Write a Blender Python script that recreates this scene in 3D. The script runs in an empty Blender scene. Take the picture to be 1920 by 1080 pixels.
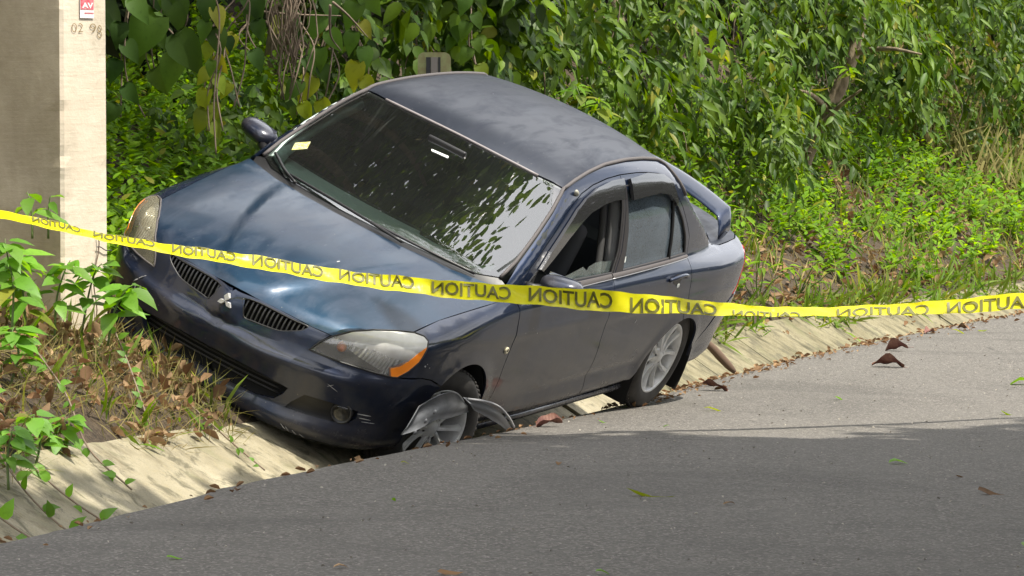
import bpy, bmesh, math, random
import numpy as np
from mathutils import Vector, Matrix, noise
from mathutils.geometry import delaunay_2d_cdt

rng = np.random.default_rng(7)
random.seed(7)
SC = bpy.context.scene
COL = SC.collection

# ------------------------------------------------------------------ camera
cam_d = bpy.data.cameras.new('camera')
cam = bpy.data.objects.new('camera', cam_d)
COL.objects.link(cam)
cam.location = (0.0, 0.0, 1.683)
cam.rotation_euler = (math.radians(87.0), 0, 0)
cam_d.sensor_width = 36.0
cam_d.lens = 131.25
cam_d.clip_start = 0.1
cam_d.clip_end = 2000
SC.camera = cam

# ------------------------------------------------------------------ sky and sun
SUN = Vector((0.42, -0.20, 0.885)).normalized()
w = bpy.data.worlds.new('World')
SC.world = w
w.use_nodes = True
nt = w.node_tree
for n in list(nt.nodes): nt.nodes.remove(n)
o = nt.nodes.new('ShaderNodeOutputWorld'); bg = nt.nodes.new('ShaderNodeBackground'); sk = nt.nodes.new('ShaderNodeTexSky')
sk.sky_type = 'NISHITA'; sk.sun_disc = False
sk.sun_elevation = math.asin(SUN.z)
sk.sun_rotation = math.atan2(SUN.x, SUN.y)
sk.air_density = 1.0; sk.dust_density = 3.0; sk.ozone_density = 1.0; sk.altitude = 100
bg.inputs[1].default_value = 0.15
hs0 = nt.nodes.new('ShaderNodeHueSaturation'); hs0.inputs['Saturation'].default_value = .45; hs0.inputs['Value'].default_value = 1.1
nt.links.new(sk.outputs[0], hs0.inputs['Color'])
tcw = nt.nodes.new('ShaderNodeTexCoord'); nz = nt.nodes.new('ShaderNodeTexNoise'); nz.inputs['Scale'].default_value = 2.1; nz.inputs['Detail'].default_value = 6; nz.inputs['Roughness'].default_value = .55
rp = nt.nodes.new('ShaderNodeValToRGB'); rp.color_ramp.elements[0].position = .38; rp.color_ramp.elements[1].position = .52
mxw = nt.nodes.new('ShaderNodeMix'); mxw.data_type = 'RGBA'; mxw.inputs[7].default_value = (10.5, 10.6, 10.9, 1)
nt.links.new(tcw.outputs['Generated'], nz.inputs['Vector']); nt.links.new(nz.outputs[0], rp.inputs[0]); nt.links.new(rp.outputs[0], mxw.inputs[0])
nt.links.new(hs0.outputs[0], mxw.inputs[6]); nt.links.new(mxw.outputs[2], bg.inputs[0]); nt.links.new(bg.outputs[0], o.inputs[0])
sun_d = bpy.data.lights.new('sun', 'SUN'); sun_d.energy = 5.0; sun_d.angle = math.radians(0.55); sun_d.color = (1.0, 0.94, 0.83)
sun = bpy.data.objects.new('sun', sun_d); COL.objects.link(sun)
sun.rotation_euler = SUN.to_track_quat('Z', 'Y').to_euler()
SC.view_settings.view_transform = 'Standard'
try: SC.view_settings.look = 'None'
except Exception: pass
SC.view_settings.exposure = 0.54
SC.view_settings.gamma = 1.0
SC.view_settings.use_curve_mapping = False
SC.render.engine = 'CYCLES'
SC.cycles.max_bounces = 8; SC.cycles.diffuse_bounces = 3; SC.cycles.glossy_bounces = 3
SC.cycles.transmission_bounces = 6; SC.cycles.transparent_max_bounces = 12
SC.cycles.sample_clamp_indirect = 6.0

# ------------------------------------------------------------------ node helpers
class NT:
    def __init__(s, name):
        s.m = bpy.data.materials.new(name); s.m.use_nodes = True
        s.t = s.m.node_tree
        for n in list(s.t.nodes): s.t.nodes.remove(n)
        s.out = s.n('ShaderNodeOutputMaterial')
    def n(s, typ, **kw):
        x = s.t.nodes.new(typ)
        for k, v in kw.items(): setattr(x, k, v)
        return x
    def l(s, a, b): s.t.links.new(a, b)
    def put(s, sock, v):
        if hasattr(v, 'is_output') or hasattr(v, 'links'): s.l(v, sock)
        elif isinstance(v, (tuple, list)) and len(v) == 3 and sock.type == 'RGBA': sock.default_value = (*v, 1)
        else: sock.default_value = v
    def bsdf(s, **kw):
        b = s.n('ShaderNodeBsdfPrincipled')
        for k, v in kw.items(): s.put(b.inputs[k.replace('_', ' ')], v)
        s.l(b.outputs[0], s.out.inputs[0]); return b
    def coord(s, k='Object', scale=None, rot=None, loc=None):
        c = s.n('ShaderNodeTexCoord').outputs[k]
        if scale is None and rot is None and loc is None: return c
        m = s.n('ShaderNodeMapping')
        if scale is not None: m.inputs['Scale'].default_value = scale if not isinstance(scale, (int, float)) else (scale,)*3
        if rot is not None: m.inputs['Rotation'].default_value = rot
        if loc is not None: m.inputs['Location'].default_value = loc
        s.l(c, m.inputs[0]); return m.outputs[0]
    def pos(s, scale=(1, 1, 1), rot=(0, 0, 0)):
        g = s.n('ShaderNodeNewGeometry').outputs['Position']
        m = s.n('ShaderNodeMapping'); m.inputs['Scale'].default_value = scale; m.inputs['Rotation'].default_value = rot
        s.l(g, m.inputs[0]); return m.outputs[0]
    def noise(s, vec, scale, detail=4, rough=.55, dist=0.0, out=0):
        x = s.n('ShaderNodeTexNoise'); s.l(vec, x.inputs['Vector'])
        x.inputs['Scale'].default_value = scale; x.inputs['Detail'].default_value = detail
        x.inputs['Roughness'].default_value = rough; x.inputs['Distortion'].default_value = dist
        return x.outputs[out]
    def voro(s, vec, scale, feature='F1', out='Distance'):
        x = s.n('ShaderNodeTexVoronoi', feature=feature); s.l(vec, x.inputs['Vector']); x.inputs['Scale'].default_value = scale
        return x.outputs[out]
    def ramp(s, fac, stops, interp='LINEAR'):
        r = s.n('ShaderNodeValToRGB'); e = r.color_ramp; e.interpolation = interp
        while len(e.elements) < len(stops): e.elements.new(0.5)
        for el, (p, c) in zip(e.elements, stops):
            el.position = p
            if isinstance(c, (int, float)): c = (c, c, c)
            el.color = (*c, 1)
        s.l(fac, r.inputs[0]); return r.outputs[0]
    def mix(s, fac, a, b, mode='MIX'):
        x = s.n('ShaderNodeMix', data_type='RGBA', blend_type=mode)
        s.put(x.inputs[0], fac); s.put(x.inputs[6], a); s.put(x.inputs[7], b); return x.outputs[2]
    def math(s, op, a, b=0.0, c=0.0, clamp=False):
        x = s.n('ShaderNodeMath', operation=op); x.use_clamp = clamp
        s.put(x.inputs[0], a); s.put(x.inputs[1], b); s.put(x.inputs[2], c); return x.outputs[0]
    def bump(s, h, strength=.4, dist=.01, normal=None):
        x = s.n('ShaderNodeBump'); s.l(h, x.inputs['Height']); x.inputs['Strength'].default_value = strength; x.inputs['Distance'].default_value = dist
        if normal is not None: s.l(normal, x.inputs['Normal'])
        return x.outputs[0]
    def hsv(s, col, h=.5, sat=1., v=1.):
        x = s.n('ShaderNodeHueSaturation'); s.put(x.inputs['Hue'], h); s.put(x.inputs['Saturation'], sat); s.put(x.inputs['Value'], v); s.put(x.inputs['Color'], col); return x.outputs[0]

def plain(name, col, rough=.5, metal=0., **kw):
    t = NT(name); t.bsdf(Base_Color=col, Roughness=rough, Metallic=metal, **kw); return t.m

# ------------------------------------------------------------------ object helpers
def link(name, me, parent=None, loc=None):
    ob = bpy.data.objects.new(name, me); COL.objects.link(ob)
    if parent is not None: ob.parent = parent
    if loc is not None: ob.location = loc
    return ob
def tag(ob, label=None, cat=None, group=None, kind=None):
    if label: ob['label'] = label
    if cat: ob['category'] = cat
    if group: ob['group'] = group
    if kind: ob['kind'] = kind
    return ob
def empty(name, loc=(0, 0, 0), label=None, cat=None, group=None):
    ob = bpy.data.objects.new(name, None); COL.objects.link(ob); ob.location = loc; ob.empty_display_size = .1
    return tag(ob, label, cat, group)
def mesh(name, V, F, mat=None, smooth=True):
    me = bpy.data.meshes.new(name)
    me.from_pydata([tuple(map(float, v)) for v in V], [], [tuple(int(i) for i in f) for f in F])
    if mat is not None: me.materials.append(mat)
    if smooth: me.polygons.foreach_set('use_smooth', [True]*len(me.polygons))
    me.update(); return me
def mesh_np(name, V, F, mats, midx=None, smooth=True):
    """V (n,3) array, F (m,3) or (m,4) int array"""
    me = bpy.data.meshes.new(name); V = np.asarray(V, np.float32); F = np.asarray(F, np.int32); k = F.shape[1]
    me.vertices.add(len(V)); me.vertices.foreach_set('co', V.ravel())
    me.loops.add(F.size); me.loops.foreach_set('vertex_index', F.ravel())
    me.polygons.add(len(F)); me.polygons.foreach_set('loop_start', np.arange(0, F.size, k, dtype=np.int32))
    me.polygons.foreach_set('loop_total', np.full(len(F), k, np.int32))
    if midx is not None: me.polygons.foreach_set('material_index', np.asarray(midx, np.int32))
    me.polygons.foreach_set('use_smooth', np.full(len(F), smooth))
    for m in (mats if isinstance(mats, (list, tuple)) else [mats]): me.materials.append(m)
    me.update(calc_edges=True); me.validate(); return me
def tube_geo(P, r, n=8, cap=True):
    P = np.array(P, float); r = np.broadcast_to(np.array(r, float), (len(P),))
    T = np.gradient(P, axis=0); T /= np.linalg.norm(T, axis=1, keepdims=True) + 1e-12
    up = np.array([0, 0, 1.]) if abs(T[0][2]) < .9 else np.array([1., 0, 0])
    V = []; nrm = None
    for i in range(len(P)):
        if nrm is None: nrm = np.cross(T[i], up)
        nrm = nrm - (nrm @ T[i])*T[i]; nrm /= np.linalg.norm(nrm) + 1e-12; b = np.cross(T[i], nrm)
        for k in range(n):
            a = 2*math.pi*k/n; V.append(P[i] + r[i]*(math.cos(a)*nrm + math.sin(a)*b))
    F = [(i*n+k, i*n+(k+1) % n, (i+1)*n+(k+1) % n, (i+1)*n+k) for i in range(len(P)-1) for k in range(n)]
    if cap: F += [tuple(range(n-1, -1, -1)), tuple((len(P)-1)*n+k for k in range(n))]
    return V, F
def join_geo(gs):
    V, F = [], []
    for v, f in gs:
        o_ = len(V); V += list(v); F += [tuple(i+o_ for i in q) for q in f]
    return V, F
def tube(name, P, r, mat, parent=None, n=8):
    V, F = tube_geo(P, r, n); return link(name, mesh(name, V, F, mat), parent)
def box_geo(lo, hi):
    (a, b, c), (d, e, f) = lo, hi
    return [(a,b,c),(d,b,c),(d,e,c),(a,e,c),(a,b,f),(d,b,f),(d,e,f),(a,e,f)], [(3,2,1,0),(4,5,6,7),(0,1,5,4),(1,2,6,5),(2,3,7,6),(3,0,4,7)]
def bevel_me(me, w, seg=2):
    bm = bmesh.new(); bm.from_mesh(me)
    bmesh.ops.bevel(bm, geom=bm.edges[:], offset=w, segments=seg, affect='EDGES', profile=.6)
    bm.to_mesh(me); bm.free(); return me
def catmull(P, per=8, closed=False):
    P = np.array(P, float)
    Q = np.vstack([P[-1], P, P[0], P[1]]) if closed else np.vstack([2*P[0]-P[1], P, 2*P[-1]-P[-2]])
    out = []
    for i in range(1, len(Q)-2):
        for t in np.linspace(0, 1, per, endpoint=False):
            a, b, c, d = Q[i-1], Q[i], Q[i+1], Q[i+2]
            out.append(.5*((2*b)+(c-a)*t+(2*a-5*b+4*c-d)*t*t+(3*b-a-3*c+d)*t**3))
    if not closed: out.append(P[-1])
    return np.array(out)
def fbm(x, y, z=0., s=1., o_=3):
    v = 0; a = 1
    for k in range(o_):
        v += a*noise.noise((x*s, y*s, z*s+k*7.3)); a *= .5; s *= 2
    return v
# ------------------------------------------------------------------ road, gutter and bank
YS = [0, 4, 8, 11.868, 12.9, 14.5, 16, 17.745, 19.3, 20.8, 22.4, 24, 26, 28.7, 34, 42, 60]
XS = [-4.0, -3.3, -2.5, -1.60, -1.36, -1.03, -.60, -.06, .36, .82, 1.3, 1.92, 2.72, 3.94, 6.6, 10.8, 21]
_yy = np.linspace(0, 60, 1201); _xx = np.interp(_yy, YS, XS)
for _ in range(3): _xx = np.convolve(np.pad(_xx, 12, mode='reflect', reflect_type='odd'), np.ones(25)/25, 'valid')
def Ex(y): return np.interp(y, _yy, _xx)
def zr(y):
    y = np.maximum(y, 8.5); return .0264*np.log1p(np.exp((19.9-y)/.8))
def edge_pt(y, n):
    th = np.arctan(Ex(y+.5)-Ex(y-.5)); return Ex(y)-n*np.cos(th), y+n*np.sin(th)
def bank_dz(n, y):
    """height above the road level at distance n beyond the road edge"""
    sl = .40 + .22*(1/(1+np.exp(-(y-19.2)/.6))) + .10*(1/(1+np.exp((y-16.5)/.4)))
    k = np.maximum(n-.8, 0)
    z = .1 + sl*np.minimum(k, 1.7) + .55*np.maximum(k-1.7, 0)
    return z
def mound(n, y):
    return (.10*np.exp(-((y-14.9)/1.9)**2)+.05*np.exp(-((y-12.5)/1.)**2))*np.clip((n-.78)/.22, 0, 1)*np.exp(-np.maximum(n-1.3, 0)/.6)
def ground_z(x, y):
    # y0 of edge foot: iterate
    y0 = y
    for _ in range(4):
        th = np.arctan(Ex(y0+.5)-Ex(y0-.5)); n = (Ex(y0)-x)*np.cos(th)+(y-y0)*np.sin(th); y0 = y-n*np.sin(th)
    return zr(y0)+np.where(n > .8, bank_dz(n, y0)+mound(n, y0), np.interp(n, [0, .03, .28, .8], [0, -.24, -.24, .1])), n, y0

# asphalt
t = NT('asphalt')
p = t.pos()
agg = t.noise(p, 140, 3, .7); mid = t.noise(p, 22, 4, .6); big = t.noise(t.pos(scale=(1, .35, 1), rot=(0, 0, .3)), 1.1, 3, .5)
vo = t.voro(p, 85)
stone = t.voro(p, 120, 'F1', 'Color')
sep = t.n('ShaderNodeSeparateColor'); t.l(stone, sep.inputs[0])
spk = t.ramp(sep.outputs[0], [(.0, 0.), (.86, 0.), (.93, 1.)])
streak = t.noise(t.pos(scale=(3.2, .45, 1), rot=(0, 0, .33)), 2.2, 4, .55)
crs = t.noise(p, 42, 4, .75); base = t.mix(t.ramp(agg, [(.3, 0.), (.72, 1.)]), (.064, .060, .055), (.115, .107, .096))
base = t.mix(t.ramp(crs, [(.40, 0.), (.62, .7)]), base, (.185, .172, .152)); base = t.mix(t.ramp(crs, [(.30, .65), (.42, 0.)]), base, (.04, .038, .035))
base = t.mix(t.ramp(big, [(.35, 0.), (.7, .55)]), base, (.135, .126, .113))
base = t.mix(t.math('MULTIPLY', spk, .75), base, (.34, .31, .28))
base = t.mix(t.ramp(streak, [(.42, 0.), (.75, .38)]), base, (.165, .155, .14))
base = t.mix(t.ramp(mid, [(.62, 0.), (.74, .35)]), base, (.055, .053, .05))
crk = t.n('ShaderNodeTexVoronoi', feature='DISTANCE_TO_EDGE'); wob = t.mix(.12, p, t.noise(p, 3., 4, .6, 0, 1)); t.l(wob, crk.inputs['Vector']); crk.inputs['Scale'].default_value = .62
ck = t.math('MULTIPLY', t.ramp(crk.outputs[0], [(.0, 1.), (.006, .8), (.012, 0.)]), t.ramp(t.noise(p, .8, 3, .6), [(.60, 0.), (.68, .8)])); base = t.mix(ck, base, (.022, .021, .02))
stn = t.noise(p, .55, 5, .62, .8); base = t.mix(t.ramp(stn, [(.52, 0.), (.66, .42)]), base, (.07, .066, .06))
h = t.math('ADD', t.math('MULTIPLY', vo, 1.0), t.math('MULTIPLY', agg, .8))
t.bsdf(Base_Color=base, Roughness=t.ramp(mid, [(.3, .78), (.7, .95)]), Normal=t.bump(t.math('ADD', h, t.math('MULTIPLY', crs, 1.5)), .6, .008), Specular_IOR_Level=.35)
M_ASPH = t.m

V = []; F = []
yy = np.concatenate([np.arange(-30, 8, 2.), np.arange(8, 30, .12), np.arange(30, 60, 1.)])
nn = np.concatenate([[0, -.02, -.06, -.12, -.2, -.3], -np.arange(.45, 3, .18), -np.arange(3, 7.2, .6)])
for y in yy:
    for n in nn:
        if y < 0: x_, y_ = Ex(0)+.2*y-n, y
        else: x_, y_ = edge_pt(y, n)
        z = float(zr(y_if if False else y)) + .012*fbm(x_, y_, 0, .7, 2)*(1 if n < -.1 else .2) - .01*abs(n)
        if n > -.25 and 9 < y < 30:                              # slightly ragged, rounded asphalt edge
            z += -.05*max(0, 1-abs(n)/.05)*(.6+.6*noise.noise((y*3, 0, 0)))
            x_ += .02*noise.noise((y*5.1, 1.3, 0))*(1+n/.25)+.03*noise.noise((y*1.1, 7, 0))*(1+n/.25)
        V.append((x_, y_, z))
W_ = len(nn)
for i in range(len(yy)-1):
    for j in range(W_-1):
        F.append((i*W_+j, (i+1)*W_+j, (i+1)*W_+j+1, i*W_+j+1))
o0 = len(V)
for i in range(len(yy)): x_, y_, z_ = V[i*W_]; V.append((x_-.01, y_, z_-.28))
for i in range(len(yy)-1): F.append((i*W_, o0+i, o0+i+1, (i+1)*W_))
road = link('road', mesh('road', V, [f[::-1] for f in F], M_ASPH)); tag(road, kind='structure')

# opposite verge and the ground beyond, one sheet to the horizon
t = NT('soil')
p = t.pos(); a = t.noise(p, 6, 6, .65); b_ = t.noise(p, 45, 4, .7)
c = t.mix(t.ramp(a, [(.35, 0.), (.65, 1.)]), (.03, .021, .013), (.075, .052, .03))
c = t.mix(t.ramp(b_, [(.45, 0.), (.7, .8)]), c, (.12, .088, .052))
t.bsdf(Base_Color=c, Roughness=.95, Normal=t.bump(b_, .8, .03)); M_SOIL = t.m
t = NT('meadow')
p = t.pos(); a = t.noise(p, .6, 6, .65)
t.bsdf(Base_Color=t.ramp(a, [(.3, (.04, .07, .02)), (.7, (.09, .12, .035))]), Roughness=.95); M_MEAD = t.m
g = link('ground', mesh('ground', [(-900, -900, -1.2), (900, -900, -1.2), (900, 900, -1.2), (-900, 900, -1.2)], [(0, 1, 2, 3)], M_MEAD)); tag(g, kind='structure')
V = []; F = []
yy2 = np.arange(-30, 61, 3.); nn2 = [7.19, 7.6, 8.5, 10, 14, 22, 40]
for y in yy2:
    for n in nn2:
        if y < 0: x_, y_ = Ex(0)+.2*y+n, y
        else: x_, y_ = edge_pt(y, -n)
        V.append((x_, y_, float(zr(y)) - .075 + (.03*(n-7.19) if n > 7.2 else 0) + (.12*fbm(x_, y_, 0, .5) if n > 8 else 0)))
for i in range(len(yy2)-1):
    for j in range(len(nn2)-1):
        k = len(nn2); F.append((i*k+j, i*k+j+1, (i+1)*k+j+1, (i+1)*k+j))
tag(link('verge', mesh('verge', V, F, M_MEAD)), kind='structure')

# bank behind the gutter
V = []; F = []
ns = np.concatenate([np.arange(.78, 3.2, .07), np.arange(3.2, 9, .4), [10, 13, 18, 26, 40]])
ys_ = np.concatenate([np.arange(-2, 9, 1.5), np.arange(9, 34, .1), np.arange(34, 60, 2)])
for y in ys_:
    for n in ns:
        x_, y_ = edge_pt(max(y, 0), n)
        if y < 0: y_ += y
        z = float(zr(y)+bank_dz(n, y)+mound(n, y))
        z += (.05*fbm(x_, y_, 1, 1.6)+.02*fbm(x_, y_, 2, 6))*min(1, (n-.78)*3) - (.03 if n < .8 else 0)
        V.append((x_, y_, z))
k = len(ns)
for i in range(len(ys_)-1):
    for j in range(k-1): F.append((i*k+j, i*k+j+1, (i+1)*k+j+1, (i+1)*k+j))
bank = link('bank', mesh('bank', V, [f[::-1] for f in F], M_SOIL)); tag(bank, kind='structure')

# concrete gutter, slab by slab
def concrete(name, lo, hi, stain, warm, st_=1.6, amt=.55):
    t = NT(name); p = t.pos(); a = t.noise(p, 2.4, 5, .6); b = t.noise(p, 30, 5, .7)
    run = t.noise(t.pos(scale=(1.3, st_, 1.3), rot=(0, 0, -.3)), 2.6, 5, .65)
    fine = t.noise(p, 160, 2, .6)
    c = t.mix(t.ramp(a, [(.3, 0.), (.7, 1.)]), lo, hi)
    c = t.mix(t.ramp(run, [(.5, 0.), (.68, amt)]), c, stain)
    c = t.mix(t.ramp(b, [(.5, 0.), (.75, .5)]), c, warm)
    c = t.mix(t.ramp(fine, [(.35, .35), (.5, 0.)]), c, stain)
    blot = t.noise(p, 7, 6, .7, .6); c = t.mix(t.ramp(blot, [(.52, 0.), (.62, .85)]), c, (.10, .09, .055)); c = t.mix(t.ramp(t.noise(p, 4.1, 4, .6), [(.55, 0.), (.75, .5)]), c, (.13, .14, .06))
    t.bsdf(Base_Color=c, Roughness=.9, Normal=t.bump(t.math('ADD', b, t.math('MULTIPLY', run, 1.5)), .55, .012)); return t.m
M_SLAB = concrete('gutter_concrete', (.25, .22, .145), (.385, .345, .245), (.13, .11, .065), (.30, .25, .13), 1.6, .85)
M_SLABM = concrete('gutter_concrete_mossy', (.15, .13, .07), (.27, .24, .15), (.045, .04, .018), (.11, .095, .04), 4.0, .95)
gut = link('gutter', mesh('gutter_bed', *(lambda P: (P, [(i*2, i*2+1, i*2+3, i*2+2) for i in range(len(P)//2-1)]))(
    [pt for y in np.arange(6, 45, .5) for pt in ((*edge_pt(y, -.02), float(zr(y))-.33), (*edge_pt(y, .86), float(zr(y))-.02))]), M_SOIL))
tag(gut, kind='structure')
prof_n = [.0, .06, .14, .24, .30, .38, .46, .54, .62, .70, .77, .80]
prof_z = [-.245, -.25, -.25, -.24, -.215, -.165, -.115, -.065, -.012, .04, .088, .100]
cuts = [9.2, 12.3, 13.35, 15.9, 18.2, 20.7, 22.4, 23.5, 24.6, 26.3, 28.4, 30.5, 33]
r_ = random.Random(3)
for si, (ya, yb) in enumerate(zip(cuts[:-1], cuts[1:])):
    off = r_.uniform(-.012, .012); tl = r_.uniform(-.012, .012)
    if yb < 13.5: off += .015
    ysl = np.linspace(ya+.006, yb-.006, 9); V = []; F = []
    for iy, y in enumerate(ysl):
        for n, z in zip(prof_n, prof_z):
            n2 = n + (.03*noise.noise((y*2.3, si*3.1, 0)) if n > .75 else 0)
            x_, y_ = edge_pt(y, n2)
            V.append((x_, y_, float(zr(y))+z+off+tl*(iy/8-.5)+.006*fbm(x_, y_, 3, 4, 2)))
    k = len(prof_n)
    for i in range(8):
        for j in range(k-1): F.append((i*k+j, (i+1)*k+j, (i+1)*k+j+1, i*k+j+1))
    b0 = len(V)
    bnd = [j for j in range(k)] + [i*k+k-1 for i in range(1, 9)] + [8*k+j for j in range(k-2, -1, -1)] + [i*k for i in range(7, 0, -1)]
    for q in bnd: x_, y_, z_ = V[q]; V.append((x_, y_, z_-.07))
    for a_ in range(len(bnd)):
        c_ = (a_+1) % len(bnd); F.append((bnd[a_], bnd[c_], b0+c_, b0+a_))
    sl = link('concrete_slab', mesh('concrete_slab', V, F, M_SLABM if (ya < 12 or ya > 21.5) else M_SLAB, smooth=False), gut)
# ------------------------------------------------------------------ the car: smooth body surface and panels cut from it
# car frame: x forward, y to the car's left, z up, metres; origin between the axles at tyre level
def tab(pts, n=1500):
    p = np.array(sorted(pts), float); x, y = p[:, 0], p[:, 1]
    d = np.diff(y)/np.diff(x); m = np.r_[d[0], (d[:-1]*np.diff(x)[1:]+d[1:]*np.diff(x)[:-1])/(x[2:]-x[:-2]), d[-1]]
    X = np.linspace(x[0], x[-1], n); i = np.clip(np.searchsorted(x, X)-1, 0, len(x)-2); h = x[i+1]-x[i]; t = (X-x[i])/h
    Y = (2*t**3-3*t**2+1)*y[i]+(t**3-2*t**2+t)*h*m[i]+(-2*t**3+3*t**2)*y[i+1]+(t**3-t**2)*h*m[i+1]
    return lambda q: np.interp(q, X, Y)
sideZ = tab([(.1,.755),(.16,.785),(.22,.812),(.27,.822),(.30,.820),(.38,.827),(.45,.838),(.60,.846),(.70,.846),(.78,.838),(.85,.822),(.90,.80),(.95,.775),(1.02,.745),(1.1,.71)])
planX = tab([(-2.45,.26),(-2.35,.17),(-2.2,.09),(-2.0,.04),(-1.7,.008),(-1.3,.0),(-.6,0),(.8,0),(1.3,.0),(1.6,.012),(1.8,.04),(1.95,.085),(2.05,.13),(2.2,.24)])
frY = tab([(0,2.19),(.2,2.18),(.4,2.145),(.55,2.085),(.68,1.99),(.8,1.86),(.9,1.70)])
frZ = tab([(.05,-.16),(.15,-.06),(.18,-.025),(.225,-.012),(.262,-.02),(.29,-.032),(.36,-.022),(.44,-.006),(.498,.002),(.515,-.002),(.535,-.022),(.57,-.034),(.64,-.05),(.70,-.065),(.85,-.16),(1.,-.3)])
reY = tab([(0,-2.36),(.4,-2.34),(.6,-2.29),(.75,-2.2),(.85,-2.08)])
reZ = tab([(.1,.14),(.2,.07),(.3,.02),(.5,0),(.6,0),(.65,.02),(.8,.05),(.95,.075),(1.1,.10)])
hC = tab([(-2.5,.83),(-2.3,.90),(-2.0,.922),(-1.6,.94),(-1.3,.955),(-.8,.965),(.5,.965),(.9,.965),(1.1,.945),(1.3,.915),(1.5,.880),(1.8,.815),(2.0,.755),(2.12,.70),(2.25,.62)])
roofX = tab([(-1.8,1.24),(-1.4,1.33),(-1.0,1.395),(-.7,1.425),(-.35,1.438),(0,1.428),(.25,1.402),(.5,1.36),(.9,1.25)])
cabZ = tab([(.8,.80),(.93,.772),(1.0,.755),(1.1,.722),(1.2,.682),(1.3,.632),(1.37,.59),(1.45,.53)])
cabX = tab([(-1.9,.12),(-1.5,.05),(-1.1,.015),(-.5,0),(.1,.0),(.5,.005),(.85,.012),(1.1,.03)])
def smax(a, b, k):
    h = np.maximum(k-np.abs(a-b), 0)/k; return np.maximum(a, b)+h*h*k*.25
def sstep(a, b, x): t = np.clip((x-a)/(b-a), 0, 1); return t*t*(3-2*t)
def hood_z(x, y):
    z = hC(x)-.055*(y/.75)**2-.03*(y/.8)**6
    u = np.clip((2.15-x)/1.1, 0, 1); wd = .05+.42*u**.6                      # raised centre of the bonnet, widening rearwards
    s = 1/(1+np.exp((y-wd)/.014)); a = sstep(.95, 1.4, x)*sstep(2.3, 2.05, x)
    return z+.017*s*a
def body_f(P):
    x, y, z = P[..., 0], np.abs(P[..., 1]), P[..., 2]
    crease = .006*np.exp(-((z-.70-.02*x)/.03)**2)*sstep(-2.2, -1.9, x)*sstep(1.7, 1.3, x) - .006*np.exp(-((z-.34-.01*x)/.02)**2)*sstep(-.95, -.85, x)*sstep(.9, .8, x)
    fl = .008*np.exp(-((np.hypot(x-1.27, z-.255)-.35)/.05)**2)+.008*np.exp(-((np.hypot(x+1.31, z-.205)-.345)/.05)**2)
    g1 = y-(sideZ(z)-planX(x)+crease+fl)
    g2 = z-hood_z(x, y)
    beak = .028*np.clip(1-y/.10, 0, 1)*sstep(.54, .58, z)
    zz = z-.05*(np.minimum(y, .85)/.8)**3
    g3 = (x-(frY(y)+frZ(zz)+beak))*.93
    g4 = ((reY(y)+reZ(z))-x)*.95
    g5 = .17-z
    lo = smax(smax(g1, g3, .10), smax(g4, g5, .03), .08)
    lo = smax(lo, g2, .055)
    c1 = (y-(cabZ(z)-cabX(x)))*.93
    c2 = z-(roofX(x)-.045*(y/.55)**2)
    c3 = (x-(1.075-(z-.94)*1.75-.145*(y/.7)**2))*.46
    c4 = ((-1.72+(z-.98)*1.75+.16*(y/.65)**2)-x)*.5
    ca = smax(smax(c1, c2, .09), smax(c3, c4, .03), .035)
    ca = smax(ca, .88-z, .02)
    return -smax(-lo, -ca, .03)
def body_n(P, e=3e-4):
    g = np.stack([body_f(P+np.eye(3)[i]*e)-body_f(P-np.eye(3)[i]*e) for i in range(3)], -1)
    return g/(np.linalg.norm(g, axis=-1, keepdims=True)+1e-12)
def cast(O, D, t0, t1, n=90):
    lo = np.full(len(O), np.nan); hi = lo.copy(); prev = body_f(O+D*t0); T = np.linspace(t0, t1, n); done = np.zeros(len(O), bool)
    for a, b in zip(T[:-1], T[1:]):
        cur = body_f(O+D*b); m = (~done) & (cur < 0) & (prev >= 0); lo[m] = a; hi[m] = b; done |= m; prev = cur
        if done.all(): break
    l, h = np.where(done, lo, 0), np.where(done, hi, 0)
    for _ in range(20):
        mid = (l+h)/2; c = body_f(O+D*mid[:, None]) < 0; h = np.where(c, mid, h); l = np.where(c, l, mid)
    return O+D*h[:, None], done
def basis(d):
    d = np.array(d, float); d /= np.linalg.norm(d); a = np.array([0, 0, 1.]) if abs(d[2]) < .8 else np.array([1., 0, 0])
    u = np.cross(a, d); u /= np.linalg.norm(u); v = np.cross(d, u); return d, u, v
def resample(P, step, closed=True):
    P = np.array(P, float); Q = np.vstack([P, P[:1]]) if closed else P
    out = []
    for a, b in zip(Q[:-1], Q[1:]):
        k = max(1, int(np.ceil(np.linalg.norm(b-a)/step))); out += [a+(b-a)*i/k for i in range(k)]
    if not closed: out.append(Q[-1])
    return np.array(out)
def inpoly(P, poly):
    x, y = P[:, 0], P[:, 1]; c = np.zeros(len(P), bool); n = len(poly); j = n-1
    for i in range(n):
        xi, yi = poly[i]; xj, yj = poly[j]
        with np.errstate(divide='ignore', invalid='ignore'):
            m = ((yi > y) != (yj > y)) & (x < (xj-xi)*(y-yi)/(yj-yi+1e-18)+xi)
        c ^= m; j = i
    return c
def inset2d(P, g, keep):
    n = len(P); area = .5*np.sum(P[:, 0]*np.roll(P[:, 1], -1)-np.roll(P[:, 0], -1)*P[:, 1]); s = 1 if area > 0 else -1
    e = np.roll(P, -1, 0)-P; e /= np.linalg.norm(e, axis=1, keepdims=True)+1e-12
    nl = np.c_[-e[:, 1], e[:, 0]]*s; nv = nl+np.roll(nl, 1, 0); L = np.linalg.norm(nv, axis=1, keepdims=True); nv /= np.maximum(L, .35)
    out = P+nv*g*np.minimum(2/np.maximum(L, .9), 1.5); out[keep] = P[keep]; return out
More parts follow.
